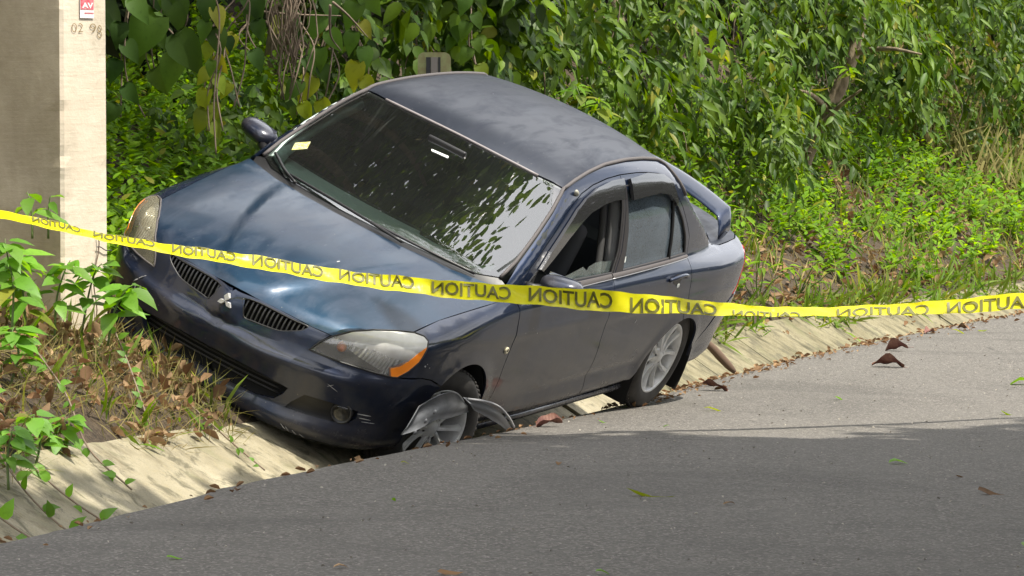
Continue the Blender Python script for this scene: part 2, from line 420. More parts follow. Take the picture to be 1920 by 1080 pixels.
def panel_geo(outline, d, holes=(), gap=.0025, grid=.04, off=0., flange=.012, mirror=False, far=1.6, step=.022):
    """patch of the body surface bounded by 3-D outlines; d = viewing direction the outlines are cut along"""
    d, u, v = basis(d)
    def flat(P): P = np.array(P, float); return np.c_[P@u, P@v]
    loops = [resample(outline, step)]+[resample(h, step) for h in holes]
    L2 = []
    for i, L in enumerate(loops):
        keep = np.abs(L[:, 1]) < 1e-6 if mirror else np.zeros(len(L), bool)
        L2.append(inset2d(flat(L), gap if i == 0 else -gap, keep))
    mn, mx = L2[0].min(0), L2[0].max(0)
    gx, gy = np.meshgrid(np.arange(mn[0], mx[0], grid), np.arange(mn[1], mx[1], grid*.9)); gx[1::2] += grid/2
    G = np.c_[gx.ravel(), gy.ravel()]
    ok = inpoly(G, L2[0])
    for h in L2[1:]: ok &= ~inpoly(G, h)
    allb = np.vstack(L2)
    G = G[ok]
    if len(G):
        dm = np.min(((G[:, None, :]-allb[None])**2).sum(-1), axis=1); G = G[dm > (grid*.45)**2]
    pts = np.vstack([allb, G]) if len(G) else allb
    edges = []; o_ = 0
    for L in L2: edges += [(o_+i, o_+(i+1) % len(L)) for i in range(len(L))]; o_ += len(L)
    r = delaunay_2d_cdt([Vector(p) for p in pts], edges, [], 0, 1e-7)
    P2 = np.array([tuple(p) for p in r[0]]); T = np.array([tuple(f) for f in r[2]])
    cen = P2[T].mean(1); ok = inpoly(cen, L2[0])
    for h in L2[1:]: ok &= ~inpoly(cen, h)
    T = T[ok]
    O = P2[:, :1]*u+P2[:, 1:]*v
    X, done = cast(O, np.tile(d, (len(O), 1)), -3.2, far)
    if not done.all():
        good = np.where(done)[0]
        for b in np.where(~done)[0]:
            q = good[np.argmin(((P2[good]-P2[b])**2).sum(1))]; X[b] = O[b]+d*((X[q]-O[q])@d)
    N = body_n(X)
    X = X+N*off
    A_ = np.cross(X[T[:, 1]]-X[T[:, 0]], X[T[:, 2]]-X[T[:, 0]]); sg_ = (A_*N[T].mean(1)).sum(1) < 0
    T = T.copy(); T[sg_] = T[sg_][:, ::-1]
    # boundary edges -> flange
    ec = {}
    for tri in T:
        for a, b in ((tri[0], tri[1]), (tri[1], tri[2]), (tri[2], tri[0])):
            k = (min(a, b), max(a, b)); ec[k] = None if k in ec else (a, b)
    V = X.tolist(); Nn = N.tolist(); F = [tuple(q) for q in T]
    # orient
    flip = False
    if flange:
        for k, ab in ec.items():
            if ab is None: continue
            a, b = ab if not flip else ab[::-1]
            if mirror and abs(X[a][1]) < 1e-5 and abs(X[b][1]) < 1e-5: continue
            i0 = len(V); V += [X[a].tolist(), X[b].tolist(), (X[b]-N[b]*flange).tolist(), (X[a]-N[a]*flange).tolist()]
            e = X[b]-X[a]; fn = np.cross(e, N[a]); fn /= np.linalg.norm(fn)+1e-12
            Nn += [fn.tolist()]*4; F.append((i0, i0+3, i0+2, i0+1))
    return V, F, Nn
def panel_mesh(name, geos, mat):
    V, F, Nn = [], [], []
    for (v, f, n) in geos:
        o_ = len(V); V += v; F += [tuple(int(i)+o_ for i in q) for q in f]; Nn += n
    me = mesh(name, V, F, mat); me.normals_split_custom_set_from_vertices([tuple(n) for n in Nn]); return me
def flipg(g):
    V, F, N = g; return [[a, -b, c] for a, b, c in V], [tuple(q[::-1]) for q in F], [[a, -b, c] for a, b, c in N]
def mir(P): return [(a, -b, c) for a, b, c in P]

# materials of the car
def paint(name, fade):
    """dark navy metallic; fade 0 = glossy sides, 1 = sun-bleached roof"""
    t = NT(name); p = t.coord('Object')
    a = t.noise(p, 1.7, 5, .6, .3); b = t.noise(p, 9, 5, .6); sp = t.noise(p, 75, 2, .5); sc = t.noise(t.coord('Object', scale=(1, 9, 3), rot=(0, 0, .5)), 5, 6, .75)
    smear = t.noise(t.coord('Object', scale=(.6, 2.2, 2.5), rot=(0, 0, .25)), 4.2, 5, .6, .6)
    lo, hi = ((.007, .018, .040), (.012, .040, .078)) if fade < .7 else ((.013, .016, .026), (.018, .024, .038))
    if not fade: lo, hi = (.005, .012, .034), (.007, .018, .050)
    col = t.mix(t.ramp(a, [(.3, 0.), (.7, 1.)]), lo, hi)
    pat = t.math('MULTIPLY', t.ramp(smear, [(.44, 0.), (.70, 1.)]), t.ramp(b, [(.3, .35), (.7, 1.)]))
    if fade:
        col = t.mix(t.math('MULTIPLY', pat, .5 if fade < .7 else .4), col, (.10, .115, .155) if fade < .7 else (.055, .06, .078))
        col = t.mix(t.math('MULTIPLY', t.ramp(sc, [(.68, 0.), (.76, 1.)]), .35), col, (.25, .26, .30))
        cr = t.math('ADD', .14 if fade < .7 else .32, t.math('MULTIPLY', pat, .2)); cw = t.math('SUBTRACT', .78 if fade < .7 else .45, t.math('MULTIPLY', pat, .6))
    else:
        sz = t.n('ShaderNodeSeparateXYZ'); t.l(p, sz.inputs[0]); low = t.ramp(sz.outputs[2], [(.18, .75), (.60, .30), (.9, .08)])
        dst = t.ramp(t.noise(p, 5, 6, .7), [(.35, .1), (.7, 1.)]); du = t.math('MULTIPLY', dst, low); col = t.mix(du, col, (.075, .066, .062))
        cr = t.math('ADD', .025, t.math('MULTIPLY', du, .5)); cw = 1.
        col = t.mix(t.math('MULTIPLY', t.ramp(sc, [(.71, 0.), (.76, 1.)]), .3), col, (.20, .20, .21))
    col = t.mix(t.math('MULTIPLY', t.ramp(sp, [(.74, 0.), (.78, 1.)]), .5), col, (.30, .28, .25))
    wv_ = t.noise(p, 3.2, 2, .4)
    t.bsdf(Base_Color=col, Metallic=.5, Roughness=.5, Specular_IOR_Level=.15, Coat_Weight=cw, Coat_Roughness=cr, Coat_Normal=t.bump(wv_, .03, .02))
    return t.m
M_PT = paint('paint_navy', 0); M_PTF = paint('paint_navy_faded', .9); M_PTB = paint('paint_navy_bonnet', .62)
M_RUB = plain('black_rubber', (.035, .033, .034), .55); M_TRIM = plain('grey_trim', (.10, .09, .09), .75)
M_BLK = plain('black_plastic', (.014, .014, .015), .42); M_DARK = plain('dark_void', (.006, .006, .006), .9)
M_CHR = plain('chrome', (.85, .85, .86), .14, 1.); M_SEAT = plain('grey_seat_cloth', (.05, .052, .06), .95)
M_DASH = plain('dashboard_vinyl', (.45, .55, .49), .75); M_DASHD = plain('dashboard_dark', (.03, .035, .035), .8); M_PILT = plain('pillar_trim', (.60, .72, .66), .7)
def glass(name, col, rough=0., dirt_glare=.0, dcol=(.3, .32, .3), dark=None, ior=1.5, top=None):
    t = NT(name); tr = t.n('ShaderNodeBsdfTransparent'); tr.inputs[0].default_value = (*col, 1)
    gl = t.n('ShaderNodeBsdfGlossy'); gl.inputs['Roughness'].default_value = rough; gl.inputs[0].default_value = (1, 1, 1, 1)
    fr = t.n('ShaderNodeFresnel'); fr.inputs[0].default_value = ior
    m = t.n('ShaderNodeMixShader'); t.l(fr.outputs[0], m.inputs[0]); t.l(tr.outputs[0], m.inputs[1]); t.l(gl.outputs[0], m.inputs[2])
    last = m.outputs[0]
    if dirt_glare:
        df = t.n('ShaderNodeBsdfDiffuse'); df.inputs[0].default_value = (*dcol, 1)
        p = t.coord('Object'); a = t.noise(p, 3, 5, .6); b = t.noise(p, 130, 4, .75)
        fac = t.math('MULTIPLY', t.math('MULTIPLY', t.ramp(a, [(.25, .5), (.75, 1.)]), t.ramp(b, [(.35, .5), (.7, 1.)]) if not top else .85), dirt_glare)
        if top: sz = t.n('ShaderNodeSeparateXYZ'); t.l(p, sz.inputs[0]); fac = t.math('MULTIPLY', fac, t.ramp(t.math('ADD', sz.outputs[2], t.math('MULTIPLY', a, .05)), [(top[0], .12), (top[1], 1.)]))  # whitens the lens towards its top: glare put into the colour
        m2 = t.n('ShaderNodeMixShader'); t.l(fac, m2.inputs[0]); t.l(last, m2.inputs[1]); t.l(df.outputs[0], m2.inputs[2]); last = m2.outputs[0]
    t.l(last, t.out.inputs[0]); return t.m
M_WS = glass('windshield_glass', (.84, .94, .89), .0, .035, (.4, .42, .4), ior=2.7)
M_TINT = glass('tinted_dusty_glass', (.10, .12, .13), .05, .55, (.23, .29, .35))
M_FROST = glass('crazed_side_glass', (.5, .6, .58), .1, .85, (.20, .27, .27))
M_FOG = glass('fog_glass', (.45, .45, .43), .1, .1, (.1, .1, .1), ior=1.5)
M_SG = glass('side_glass', (.75, .9, .84), 0., .25, (.55, .68, .66), ior=1.8)
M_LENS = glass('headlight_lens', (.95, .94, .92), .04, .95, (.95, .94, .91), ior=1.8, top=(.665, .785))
M_LENSO = glass('headlight_lens_yellowed', (.85, .83, .72), .12, .55, (.46, .43, .31), ior=1.5)
M_AMB = NT('amber_reflector'); M_AMB.bsdf(Base_Color=(1., .27, .01), Roughness=.3, Coat_Weight=.6); M_AMB = M_AMB.m
M_RED = NT('red_lens'); M_RED.bsdf(Base_Color=(.62, .02, .03), Roughness=.15, Coat_Weight=1.); M_RED = M_RED.m
t = NT('headlight_reflector'); p = t.coord('Object'); wv = t.n('ShaderNodeTexWave', wave_type='BANDS', bands_direction='Y'); t.l(p, wv.inputs[0]); wv.inputs['Scale'].default_value = 22; wv.inputs['Distortion'].default_value = .6
t.bsdf(Base_Color=(.86, .86, .84), Metallic=.55, Roughness=.25, Normal=t.bump(wv.outputs[0], .9, .01)); M_REFL = t.m
M_HOUS = plain('headlight_housing', (.10, .095, .09), .35, .6)
t = NT('tyre_rubber'); p = t.coord('Object'); a = t.noise(p, 7, 4, .6)
t.bsdf(Base_Color=t.mix(t.ramp(a, [(.35, 0.), (.7, .8)]), (.018, .017, .017), (.06, .055, .05)), Roughness=.8, Normal=t.bump(t.noise(p, 90, 2), .2, .003)); M_TYRE = t.m
t = NT('alloy'); p = t.coord('Object'); a = t.noise(p, 14, 4, .6)
t.bsdf(Base_Color=t.mix(t.ramp(a, [(.4, 0.), (.7, .6)]), (.66, .67, .68), (.40, .39, .38)), Metallic=.25, Roughness=.38); M_ALLOY = t.m
t = NT('torn_plastic'); p = t.coord('Object'); a = t.noise(p, 9, 4, .6)
t.bsdf(Base_Color=t.mix(t.ramp(a, [(.35, 0.), (.7, 1.)]), (.09, .095, .105), (.24, .25, .265)), Roughness=.38, Coat_Weight=.25); M_TORN = t.m

car = empty('crashed_car', label='dark blue four-door sedan nose down in the gutter, front bumper against the concrete pole', cat='car')
CM = Matrix(((-0.43625, 0.82958, 0.34854, -0.559), (-0.89856, -0.38108, -0.21765, 18.8421), (-0.04774, -0.40813, 0.91167, 0.273), (0, 0, 0, 1)))
car.matrix_world = CM

DWN = (-.25, 0, -1); SIDE = (-.0, -1, -.35)
arcF = lambda a0, a1, n=20, r=.35: [(1.27+r*math.cos(a), .84, .255+r*math.sin(a)) for a in np.linspace(math.radians(a0), math.radians(a1), n)]
arcR = lambda a0, a1, n=20, r=.345: [(-1.31+r*math.cos(a), .84, .205+r*math.sin(a)) for a in np.linspace(math.radians(a0), math.radians(a1), n)]
hood_front = [(2.128,0,.69),(2.125,.03,.69),(2.112,.13,.695),(2.103,.232,.694),(2.093,.318,.691),(2.080,.40,.687),(2.050,.502,.684)]
lh_top = [(1.984,.549,.724),(1.895,.605,.748),(1.79,.671,.763),(1.72,.717,.769)]
gap_side = [(1.62,.722,.79),(1.512,.728,.812),(1.271,.752,.845),(1.05,.772,.872),(.93,.765,.90)]
cowl = [(.965,.715,.925),(1.075,.506,.924),(1.155,.30,.936),(1.185,.12,.943),(1.19,0,.945)]
ws_bot = [(.915,.690,.945),(.99,.60,.95),(1.05,.45,.95),(1.095,.28,.955),(1.12,.12,.958),(1.125,0,.958)]
ws_side = [(.80,.683,1.005),(.63,.658,1.11),(.46,.625,1.215),(.305,.583,1.313)]
ws_top = [(.345,.45,1.328),(.368,.277,1.338),(.378,.12,1.342),(.38,0,1.344)]
rail = [(.305,.588,1.318),(.192,.576,1.343),(.024,.558,1.366),(-.195,.540,1.385),(-.469,.531,1.388),(-.684,.530,1.381),(-.87,.535,1.366),(-.97,.555,1.335)]
cpil = [(-1.11,.664,1.204),(-1.25,.688,1.127),(-1.391,.706,1.037),(-1.54,.725,.957)]
frame_out = [(-1.214,.778,.895),(-1.210,.735,.991),(-1.155,.717,1.063),(-1.077,.689,1.15),(-.969,.657,1.236),(-.887,.624,1.295),(-.792,.605,1.323),(-.643,.598,1.337),(-.508,.595,1.344),(-.306,.595,1.347),(-.144,.600,1.341),(.032,.611,1.324),(.171,.628,1.298),(.257,.645,1.27),(.375,.669,1.221),(.496,.70,1.145),(.63,.726,1.069),(.744,.746,1.002),(.80,.76,.94)]
fd_cut = [(.885,.80,.90),(.866,.822,.839),(.853,.844,.538),(.80,.83,.31),(.755,.80,.205)]
b_cut = [(-.33,.81,.215),(-.294,.834,.418),(-.246,.844,.549),(-.210,.846,.702),(-.225,.80,.87),(-.265,.76,1.0),(-.306,.595,1.347)]
r_cut = [(-1.214,.778,.895),(-1.195,.832,.824),(-1.225,.848,.695),(-1.27,.845,.549)]
lh_in = [(2.087,.468,.641),(2.108,.447,.594)]
lh_bot = [(2.081,.512,.592),(2.044,.579,.590),(1.945,.70,.586),(1.863,.762,.580),(1.841,.775,.583)]
lh_out = [(1.796,.794,.616),(1.751,.808,.663),(1.711,.805,.724),(1.684,.786,.752),(1.684,.758,.765)]
seam_b = [(1.80,.79,.581),(1.684,.825,.582),(1.596,.833,.565),(1.526,.838,.538),(1.475,.839,.515)]

_d = np.array([0, -1, -.55]); _d /= np.linalg.norm(_d)
seamC = [tuple(q) for q in cast(np.array(cpil)-_d, np.tile(_d, (len(cpil), 1)), 0, 1.7, 250)[0]]
_q = np.array([(-1.56, .70, 2.), (-1.66, .70, 2.), (-1.80, .70, 2.), (-1.95, .685, 2.), (-2.10, .665, 2.), (-2.19, .62, 2.)])
seamD = [tuple(q) for q in cast(_q, np.tile(np.array([0, 0, -1.]), (len(_q), 1)), 0, 1.6, 250)[0]]
def sym_panel(name, half, d, mat, parent=car, **kw):
    full = list(half)+[q for q in mir(half)[::-1]]
    out = [full[0]]
    for q in full[1:]:
        if np.linalg.norm(np.array(q)-np.array(out[-1])) > 1e-5: out.append(q)
    if np.linalg.norm(np.array(out[0])-np.array(out[-1])) < 1e-5: out.pop()
    return link(name, panel_mesh(name, [panel_geo(out, d, **kw)], mat), parent)
def both(name, outline, d, mat, parent=car, mat_r=None, **kw):
    g_ = panel_geo(outline, d, **kw)
    a = link(name, panel_mesh(name, [g_], mat), parent)
    b = link(name, panel_mesh(name, [flipg(g_)], mat_r or mat), parent)
    return a, b

hood = sym_panel('bonnet', hood_front+lh_top+gap_side+cowl, (-.35, 0, -1), M_PTB, grid=.03)
roof = sym_panel('roof', [(.38,0,1.344)]+[(a-.004, b, c) for a, b, c in ws_top[::-1][1:]]+rail+[(-1.03,.56,1.315),(-1.03,.40,1.362),(-1.03,0,1.39)], (0, 0, -1), M_PTF, grid=.04)
wshield = sym_panel('windscreen', ws_bot[::-1]+ws_side+ws_top, (-.5, 0, -1), M_WS, grid=.05, off=-.003, flange=.0, gap=.004)
# cowl panel between bonnet and glass
cw = sym_panel('cowl_panel', cowl[::-1]+[(.925,.73,.94)]+ws_bot, (-.35, 0, -1), M_BLK, grid=.05, gap=.001, off=-.006)
# rear screen and boot lid
rs = [(-1.035,0,1.388),(-1.035,.40,1.36),(-1.035,.56,1.31)]+seamC+[(-1.70,.5,.935),(-1.76,.3,.935),(-1.78,0,.935)]
sym_panel('rear_window', rs, (.5, 0, -1), M_TINT, grid=.06, off=-.003, flange=0)
sym_panel('boot_lid', [(-1.785,0,.935),(-1.765,.3,.93),(-1.705,.5,.93)]+seamD+[(-2.29,.40,.87),(-2.315,0,.87)], (.15, 0, -1), M_PTF, grid=.05)
# front wing
wing = lh_top[-1:]+gap_side+fd_cut[:]+arcF(-5, 118)[1:-1]+[(.93,.80,.21)]*0
wing = [(1.72,.717,.769)]+gap_side+[(.90,.79,.90)]+fd_cut[1:]+[(.93,.80,.205)]+arcF(172, 50, 22)+seam_b[::-1][1:]+[(1.841,.775,.583)]+lh_out
wings = both('front_wing', wing, (-.25, -1, -.45), M_PT, grid=.035)
# doors
mk = lambda P: [(a, .75, c) for a, c in P]
fwin = mk([(-.222,.895),(-.262,1.0),(-.292,1.20),(-.300,1.318),(-.144,1.316),(.02,1.298),(.16,1.264),(.256,1.222),(.393,1.15),(.56,1.055),(.665,.975),(.70,.905)])
rwin = mk([(-.345,.897),(-.362,1.1),(-.345,1.318),(-.60,1.322),(-.79,1.304),(-.88,1.272),(-.99,1.195),(-1.09,1.095),(-1.155,1.0),(-1.188,.905)])
fdoor = [(.80,.76,.94),(.885,.80,.90)]+fd_cut[1:]+b_cut+frame_out[10:18]
fdoors = both('front_door', fdoor, SIDE, M_PT, holes=[fwin], grid=.035)
rdoor = b_cut[:-1]+[(-.306,.595,1.347)]+frame_out[8::-1]+r_cut[1:]+arcR(83, 18, 14)+[(-.93,.80,.225)]
rdoors = both('rear_door', rdoor, SIDE, M_PT, holes=[rwin], grid=.035)
# body side: pillar, roof rail, C pillar and rear wing in one
side = [(.925,.735,.935)]+ws_side+rail+seamC+seamD[1:]+[(-2.12,.68,.845),(-2.04,.75,.80),(-2.02,.78,.70),(-1.98,.79,.585),(-1.80,.81,.50),(-1.655,.82,.30)]+arcR(166, 85, 18)+r_cut[::-1]+frame_out[1:]+[(.885,.79,.905)]
bs = both('body_side', side, (0, -1, -.55), M_PT, grid=.035)
# front bumper
cbot = [(1.61,.80,.195),(1.75,.78,.188),(1.90,.72,.184),(2.02,.62,.183),(2.10,.50,.183),(2.15,.3,.183),(2.165,.1,.183),(2.168,0,.183)]
cl = lambda zs, sg: [tuple(q) for q in cast(np.array([(sg*3., 0., z) for z in zs]), np.tile(np.array([-sg*1., 0, 0]), (len(zs), 1)), 0, 1.6, 300)[0]]
bump = hood_front[:]+[(2.053,.494,.684)]+lh_in+lh_bot+seam_b+arcF(46, -9, 14)+cbot
grl = [(2.124,.062,.672),(2.112,.130,.682),(2.103,.232,.682),(2.093,.318,.680),(2.083,.385,.680),(2.109,.370,.655),(2.131,.323,.630),(2.144,.278,.612),(2.154,.210,.603),(2.161,.143,.598),(2.150,.100,.596),(2.14,.078,.635)]
intake = [(2.189,0,.407),(2.182,.176,.408),(2.163,.317,.402),(2.138,.425,.391),(2.134,.410,.357),(2.135,.376,.318),(2.149,.292,.303),(2.166,.151,.303),(2.172,0,.305)]
fogr = [(2.106,.503,.391),(2.048,.605,.396),(1.948,.706,.386),(1.945,.704,.352),(1.961,.686,.325),(2.019,.624,.312),(2.084,.518,.306),(2.114,.438,.303),(2.114,.461,.339)]
bump += cl(np.linspace(.19, .303, 7), 1)+intake[-2:0:-1]+[(2.189, 0, .409)]+cl(np.linspace(.415, .68, 22), 1)
gB = panel_geo(bump, (-.72, -.69, -.12), holes=[grl, fogr], mirror=True, grid=.026, flange=.022, gap=.0025, step=.018)
bumper = link('front_bumper', panel_mesh('front_bumper', [gB, flipg(gB)], M_PT), car)
# rear bumper and tail lamps
rb = [(-2.02,.78,.585),(-2.2,.74,.60),(-2.34,.3,.62)]+cl(np.linspace(.62, .2, 12), -1)+[(-2.25,.4,.2),(-2.1,.7,.2),(-1.9,.77,.21),(-1.66,.80,.22),(-1.655,.82,.30),(-1.80,.81,.50),(-1.98,.79,.575)]
g_ = panel_geo(rb, (.75, -.66, 0), mirror=True, grid=.05); link('rear_bumper', panel_mesh('rear_bumper', [g_, flipg(g_)], M_PT), car)
tl = [(-2.035,.75,.80),(-2.025,.78,.70),(-2.0,.785,.60),(-2.2,.73,.615),(-2.29,.5,.64),(-2.27,.5,.81),(-2.17,.67,.835),(-2.06,.74,.84)]
both('tail_lamp', tl, (.75, -.66, 0), M_RED, grid=.05)
bl = [(-2.29,.49,.64),(-2.34,.2,.63)]+cl(np.linspace(.63, .865, 8), -1)+[(-2.26,.4,.882),(-2.19,.60,.878),(-2.19,.655,.85),(-2.27,.49,.83)]
g_ = panel_geo(bl, (.9, -.3, 0), mirror=True, grid=.06); link('boot_panel', panel_mesh('boot_panel', [g_, flipg(g_)], M_PT), car)
# sills
for s in (1, -1):
    V, F = tube_geo([(.90, s*.775, .185), (.3, s*.78, .18), (-.9, s*.78, .185)], .022, 8); link('sill', mesh('sill', V, F, M_PT), car)

# inner shell so nothing can be seen through the car
def shell():
    V = []; F = []; xs = [2.05, 1.95, 1.85, 1.72, 1.69, 1.3, .9, .87, .6, 0, -.5, -.88, -.92, -1.3, -1.7, -1.74, -1.95, -2.12]
    prof = []
    for x in xs:
        wid = .54 if (.88 < x < 1.70 or -1.72 < x < -.90) else .70
        if x > 1.9: wid = .55-(x-1.9)*.9
        if x < -1.9: wid = .62
        top = min(.845, float(hC(x))-.10) if x > .8 else .80
        if x > 1.8: top = .60
        prof.append((x, wid, top))
    for x, wd, tp in prof: V += [(x, -wd, .19), (x, wd, .19), (x, wd, tp*.9), (x, wd*.94, tp), (x, -wd*.94, tp), (x, -wd, tp*.9)]
    for i in range(len(xs)-1):
        for k in range(6): F.append((i*6+k, i*6+(k+1) % 6, (i+1)*6+(k+1) % 6, (i+1)*6+k))
    F += [(5,4,3,2,1,0), tuple(range((len(xs)-1)*6, len(xs)*6))]
    return V, F
link('underbody', mesh('underbody', *shell(), M_DARK, smooth=False), car)
# wheel arch linings
for (cx, cz, r, nm) in ((1.27, .255, .362, 'wheel_arch_lining'), (-1.31, .205, .357, 'wheel_arch_lining')):
    for s in (1, -1):
        V = []; F = []; n = 22
        for i in range(n+1):
            a = math.radians(-20+220*i/n)
            for yv in (.828, .53): V.append((cx+r*math.cos(a), s*yv, cz+r*math.sin(a)))
        for i in range(n): F.append((2*i, 2*i+1, 2*i+3, 2*i+2))
        F.append(tuple(2*i+1 for i in range(n+1)))
        link(nm, mesh(nm, V, F, M_DARK), car)

# grille: dark backing, vertical bars, chrome-less surround
def surf_off(P, off, d=(-1, 0, 0)):
    P = np.array(P, float); d = np.tile(np.array(d, float), (len(P), 1)); O = P-d*1.0
    X, ok = cast(O, d, 0, 2.0, 200); return X+body_n(X)*off
for s in (1, -1):
    gg = panel_geo(grl, (-1, 0, 0), gap=-.012, grid=.05, off=-.045, flange=0)
    if s < 0: gg = flipg(gg)
    gr = link('grille', panel_mesh('grille', [gg], M_DARK), car)
    for k in range(14):
        y = .085+k*.0218
        zt = .686-.0003; zb = np.interp(y, [.078,.10,.143,.21,.278,.323,.37,.40], [.60,.594,.594,.598,.607,.625,.652,.68])
        if zt-zb < .01: continue
        Z = np.linspace(zb, zt, 5); P = surf_off([(2.1, y, z) for z in Z], -.010)
        P[:, 0] -= .0; A = []
        for q in P: A += [(q[0]+.003, q[1]-.0035, q[2]), (q[0]-.022, q[1]-.006, q[2]), (q[0]-.022, q[1]+.006, q[2]), (q[0]+.003, q[1]+.0035, q[2])]
        Fq = [(i*4+j, i*4+(j+1) % 4, i*4+4+(j+1) % 4, i*4+4+j) for i in range(4) for j in range(4)]
        if s < 0: A = [(a, -b, c) for a, b, c in A]
        link('grille_bar', mesh('grille_bar', A, Fq, M_BLK, smooth=False), gr)
    rimP = catmull(grl, 4, True); rimP = surf_off(rimP, -.004)
    if s < 0: rimP[:, 1] *= -1
    V, F = tube_geo(np.vstack([rimP, rimP[:1]]), .0045, 6); link('grille_surround', mesh('grille_surround', V, F, M_BLK), gr)
# backing of lower intake and fog lamp recesses
g_ = panel_geo(intake[:-1]+[(2.172,0,.305)], (-1, -.0, 0), mirror=True, gap=-.012, grid=.06, off=-.07, flange=0)
ink = link('lower_intake', panel_mesh('lower_intake', [g_, flipg(g_)], M_DARK), car)
for k in range(3):
    z = .33+.024*k; P = surf_off([(2.1, y, z) for y in np.linspace(-.38, .38, 15)], -.035)
    V, F = tube_geo(P, .004, 6); link('intake_bar', mesh('intake_bar', V, F, M_BLK), ink)
rec = both('fog_lamp_recess', fogr, (-.8, -.6, 0), M_BLK, gap=-.014, grid=.05, off=-.035, flange=0)
def lathe(prof, n=32, axis='y'):
    V = []; F = []
    for r, h in prof:
        for k in range(n):
            a = 2*math.pi*k/n
            V.append((r*math.cos(a), h, r*math.sin(a)) if axis == 'y' else (h, r*math.cos(a), r*math.sin(a)))
    for i in range(len(prof)-1):
        for k in range(n): F.append((i*n+k, i*n+(k+1) % n, (i+1)*n+(k+1) % n, (i+1)*n+k))
    return V, F
for s, rc in ((1, rec[0]), (-1, rec[1])):
    c = np.array([1.99, s*.640, .358]); aim = Matrix.Rotation(math.radians(s*20), 4, 'Z'); aim.translation = Vector(c-np.array([.012, 0, 0]))
    V, F = lathe([(.048, -.03), (.050, .012), (.044, .016), (.041, .010), (.038, .006)], 28, 'x')
    f_ = link('fog_lamp', mesh('fog_lamp', V, F, M_BLK), rc); f_.matrix_local = aim
    V, F = lathe([(.0005, -.016), (.012, -.015), (.026, -.009), (.039, .004)], 28, 'x')
    f_ = link('fog_lamp_reflector', mesh('fog_lamp_reflector', V, F, M_HOUS), rc); f_.matrix_local = aim
    V, F = lathe([(.0005, .013), (.02, .012), (.036, .009), (.041, .005)], 28, 'x')
    f_ = link('fog_lamp_glass', mesh('fog_lamp_glass', V, F, M_FOG), rc); f_.matrix_local = aim
# emblem: three diamonds
def diamond(cx, cz, ang):
    a = math.radians(ang); L = .037; wd = .0185
    pts = [(0, 0), (L*.5, wd*.60), (L, 0), (L*.5, -wd*.60)]
    return [(cx+p_*math.cos(a)-q*math.sin(a), cz+p_*math.sin(a)+q*math.cos(a)) for p_, q in pts]
V = []; F = []
for ang in (90, 210, 330):
    pts = diamond(0, .632, ang)
    for dx in (.012, .0):
        P = surf_off([(2.1, y, z) for y, z in pts], dx)
        P[:, 0] = P[:, 0].max() if dx else P[:, 0].min()-.004
        V += P.tolist()
    b0 = len(V)-8; F += [(b0, b0+1, b0+2, b0+3)]+[(b0+i, b0+4+i, b0+4+(i+1) % 4, b0+(i+1) % 4) for i in range(4)]
link('emblem', mesh('emblem', V, F, plain('emblem_silver', (.8, .8, .82), .3, .3), smooth=False), car)
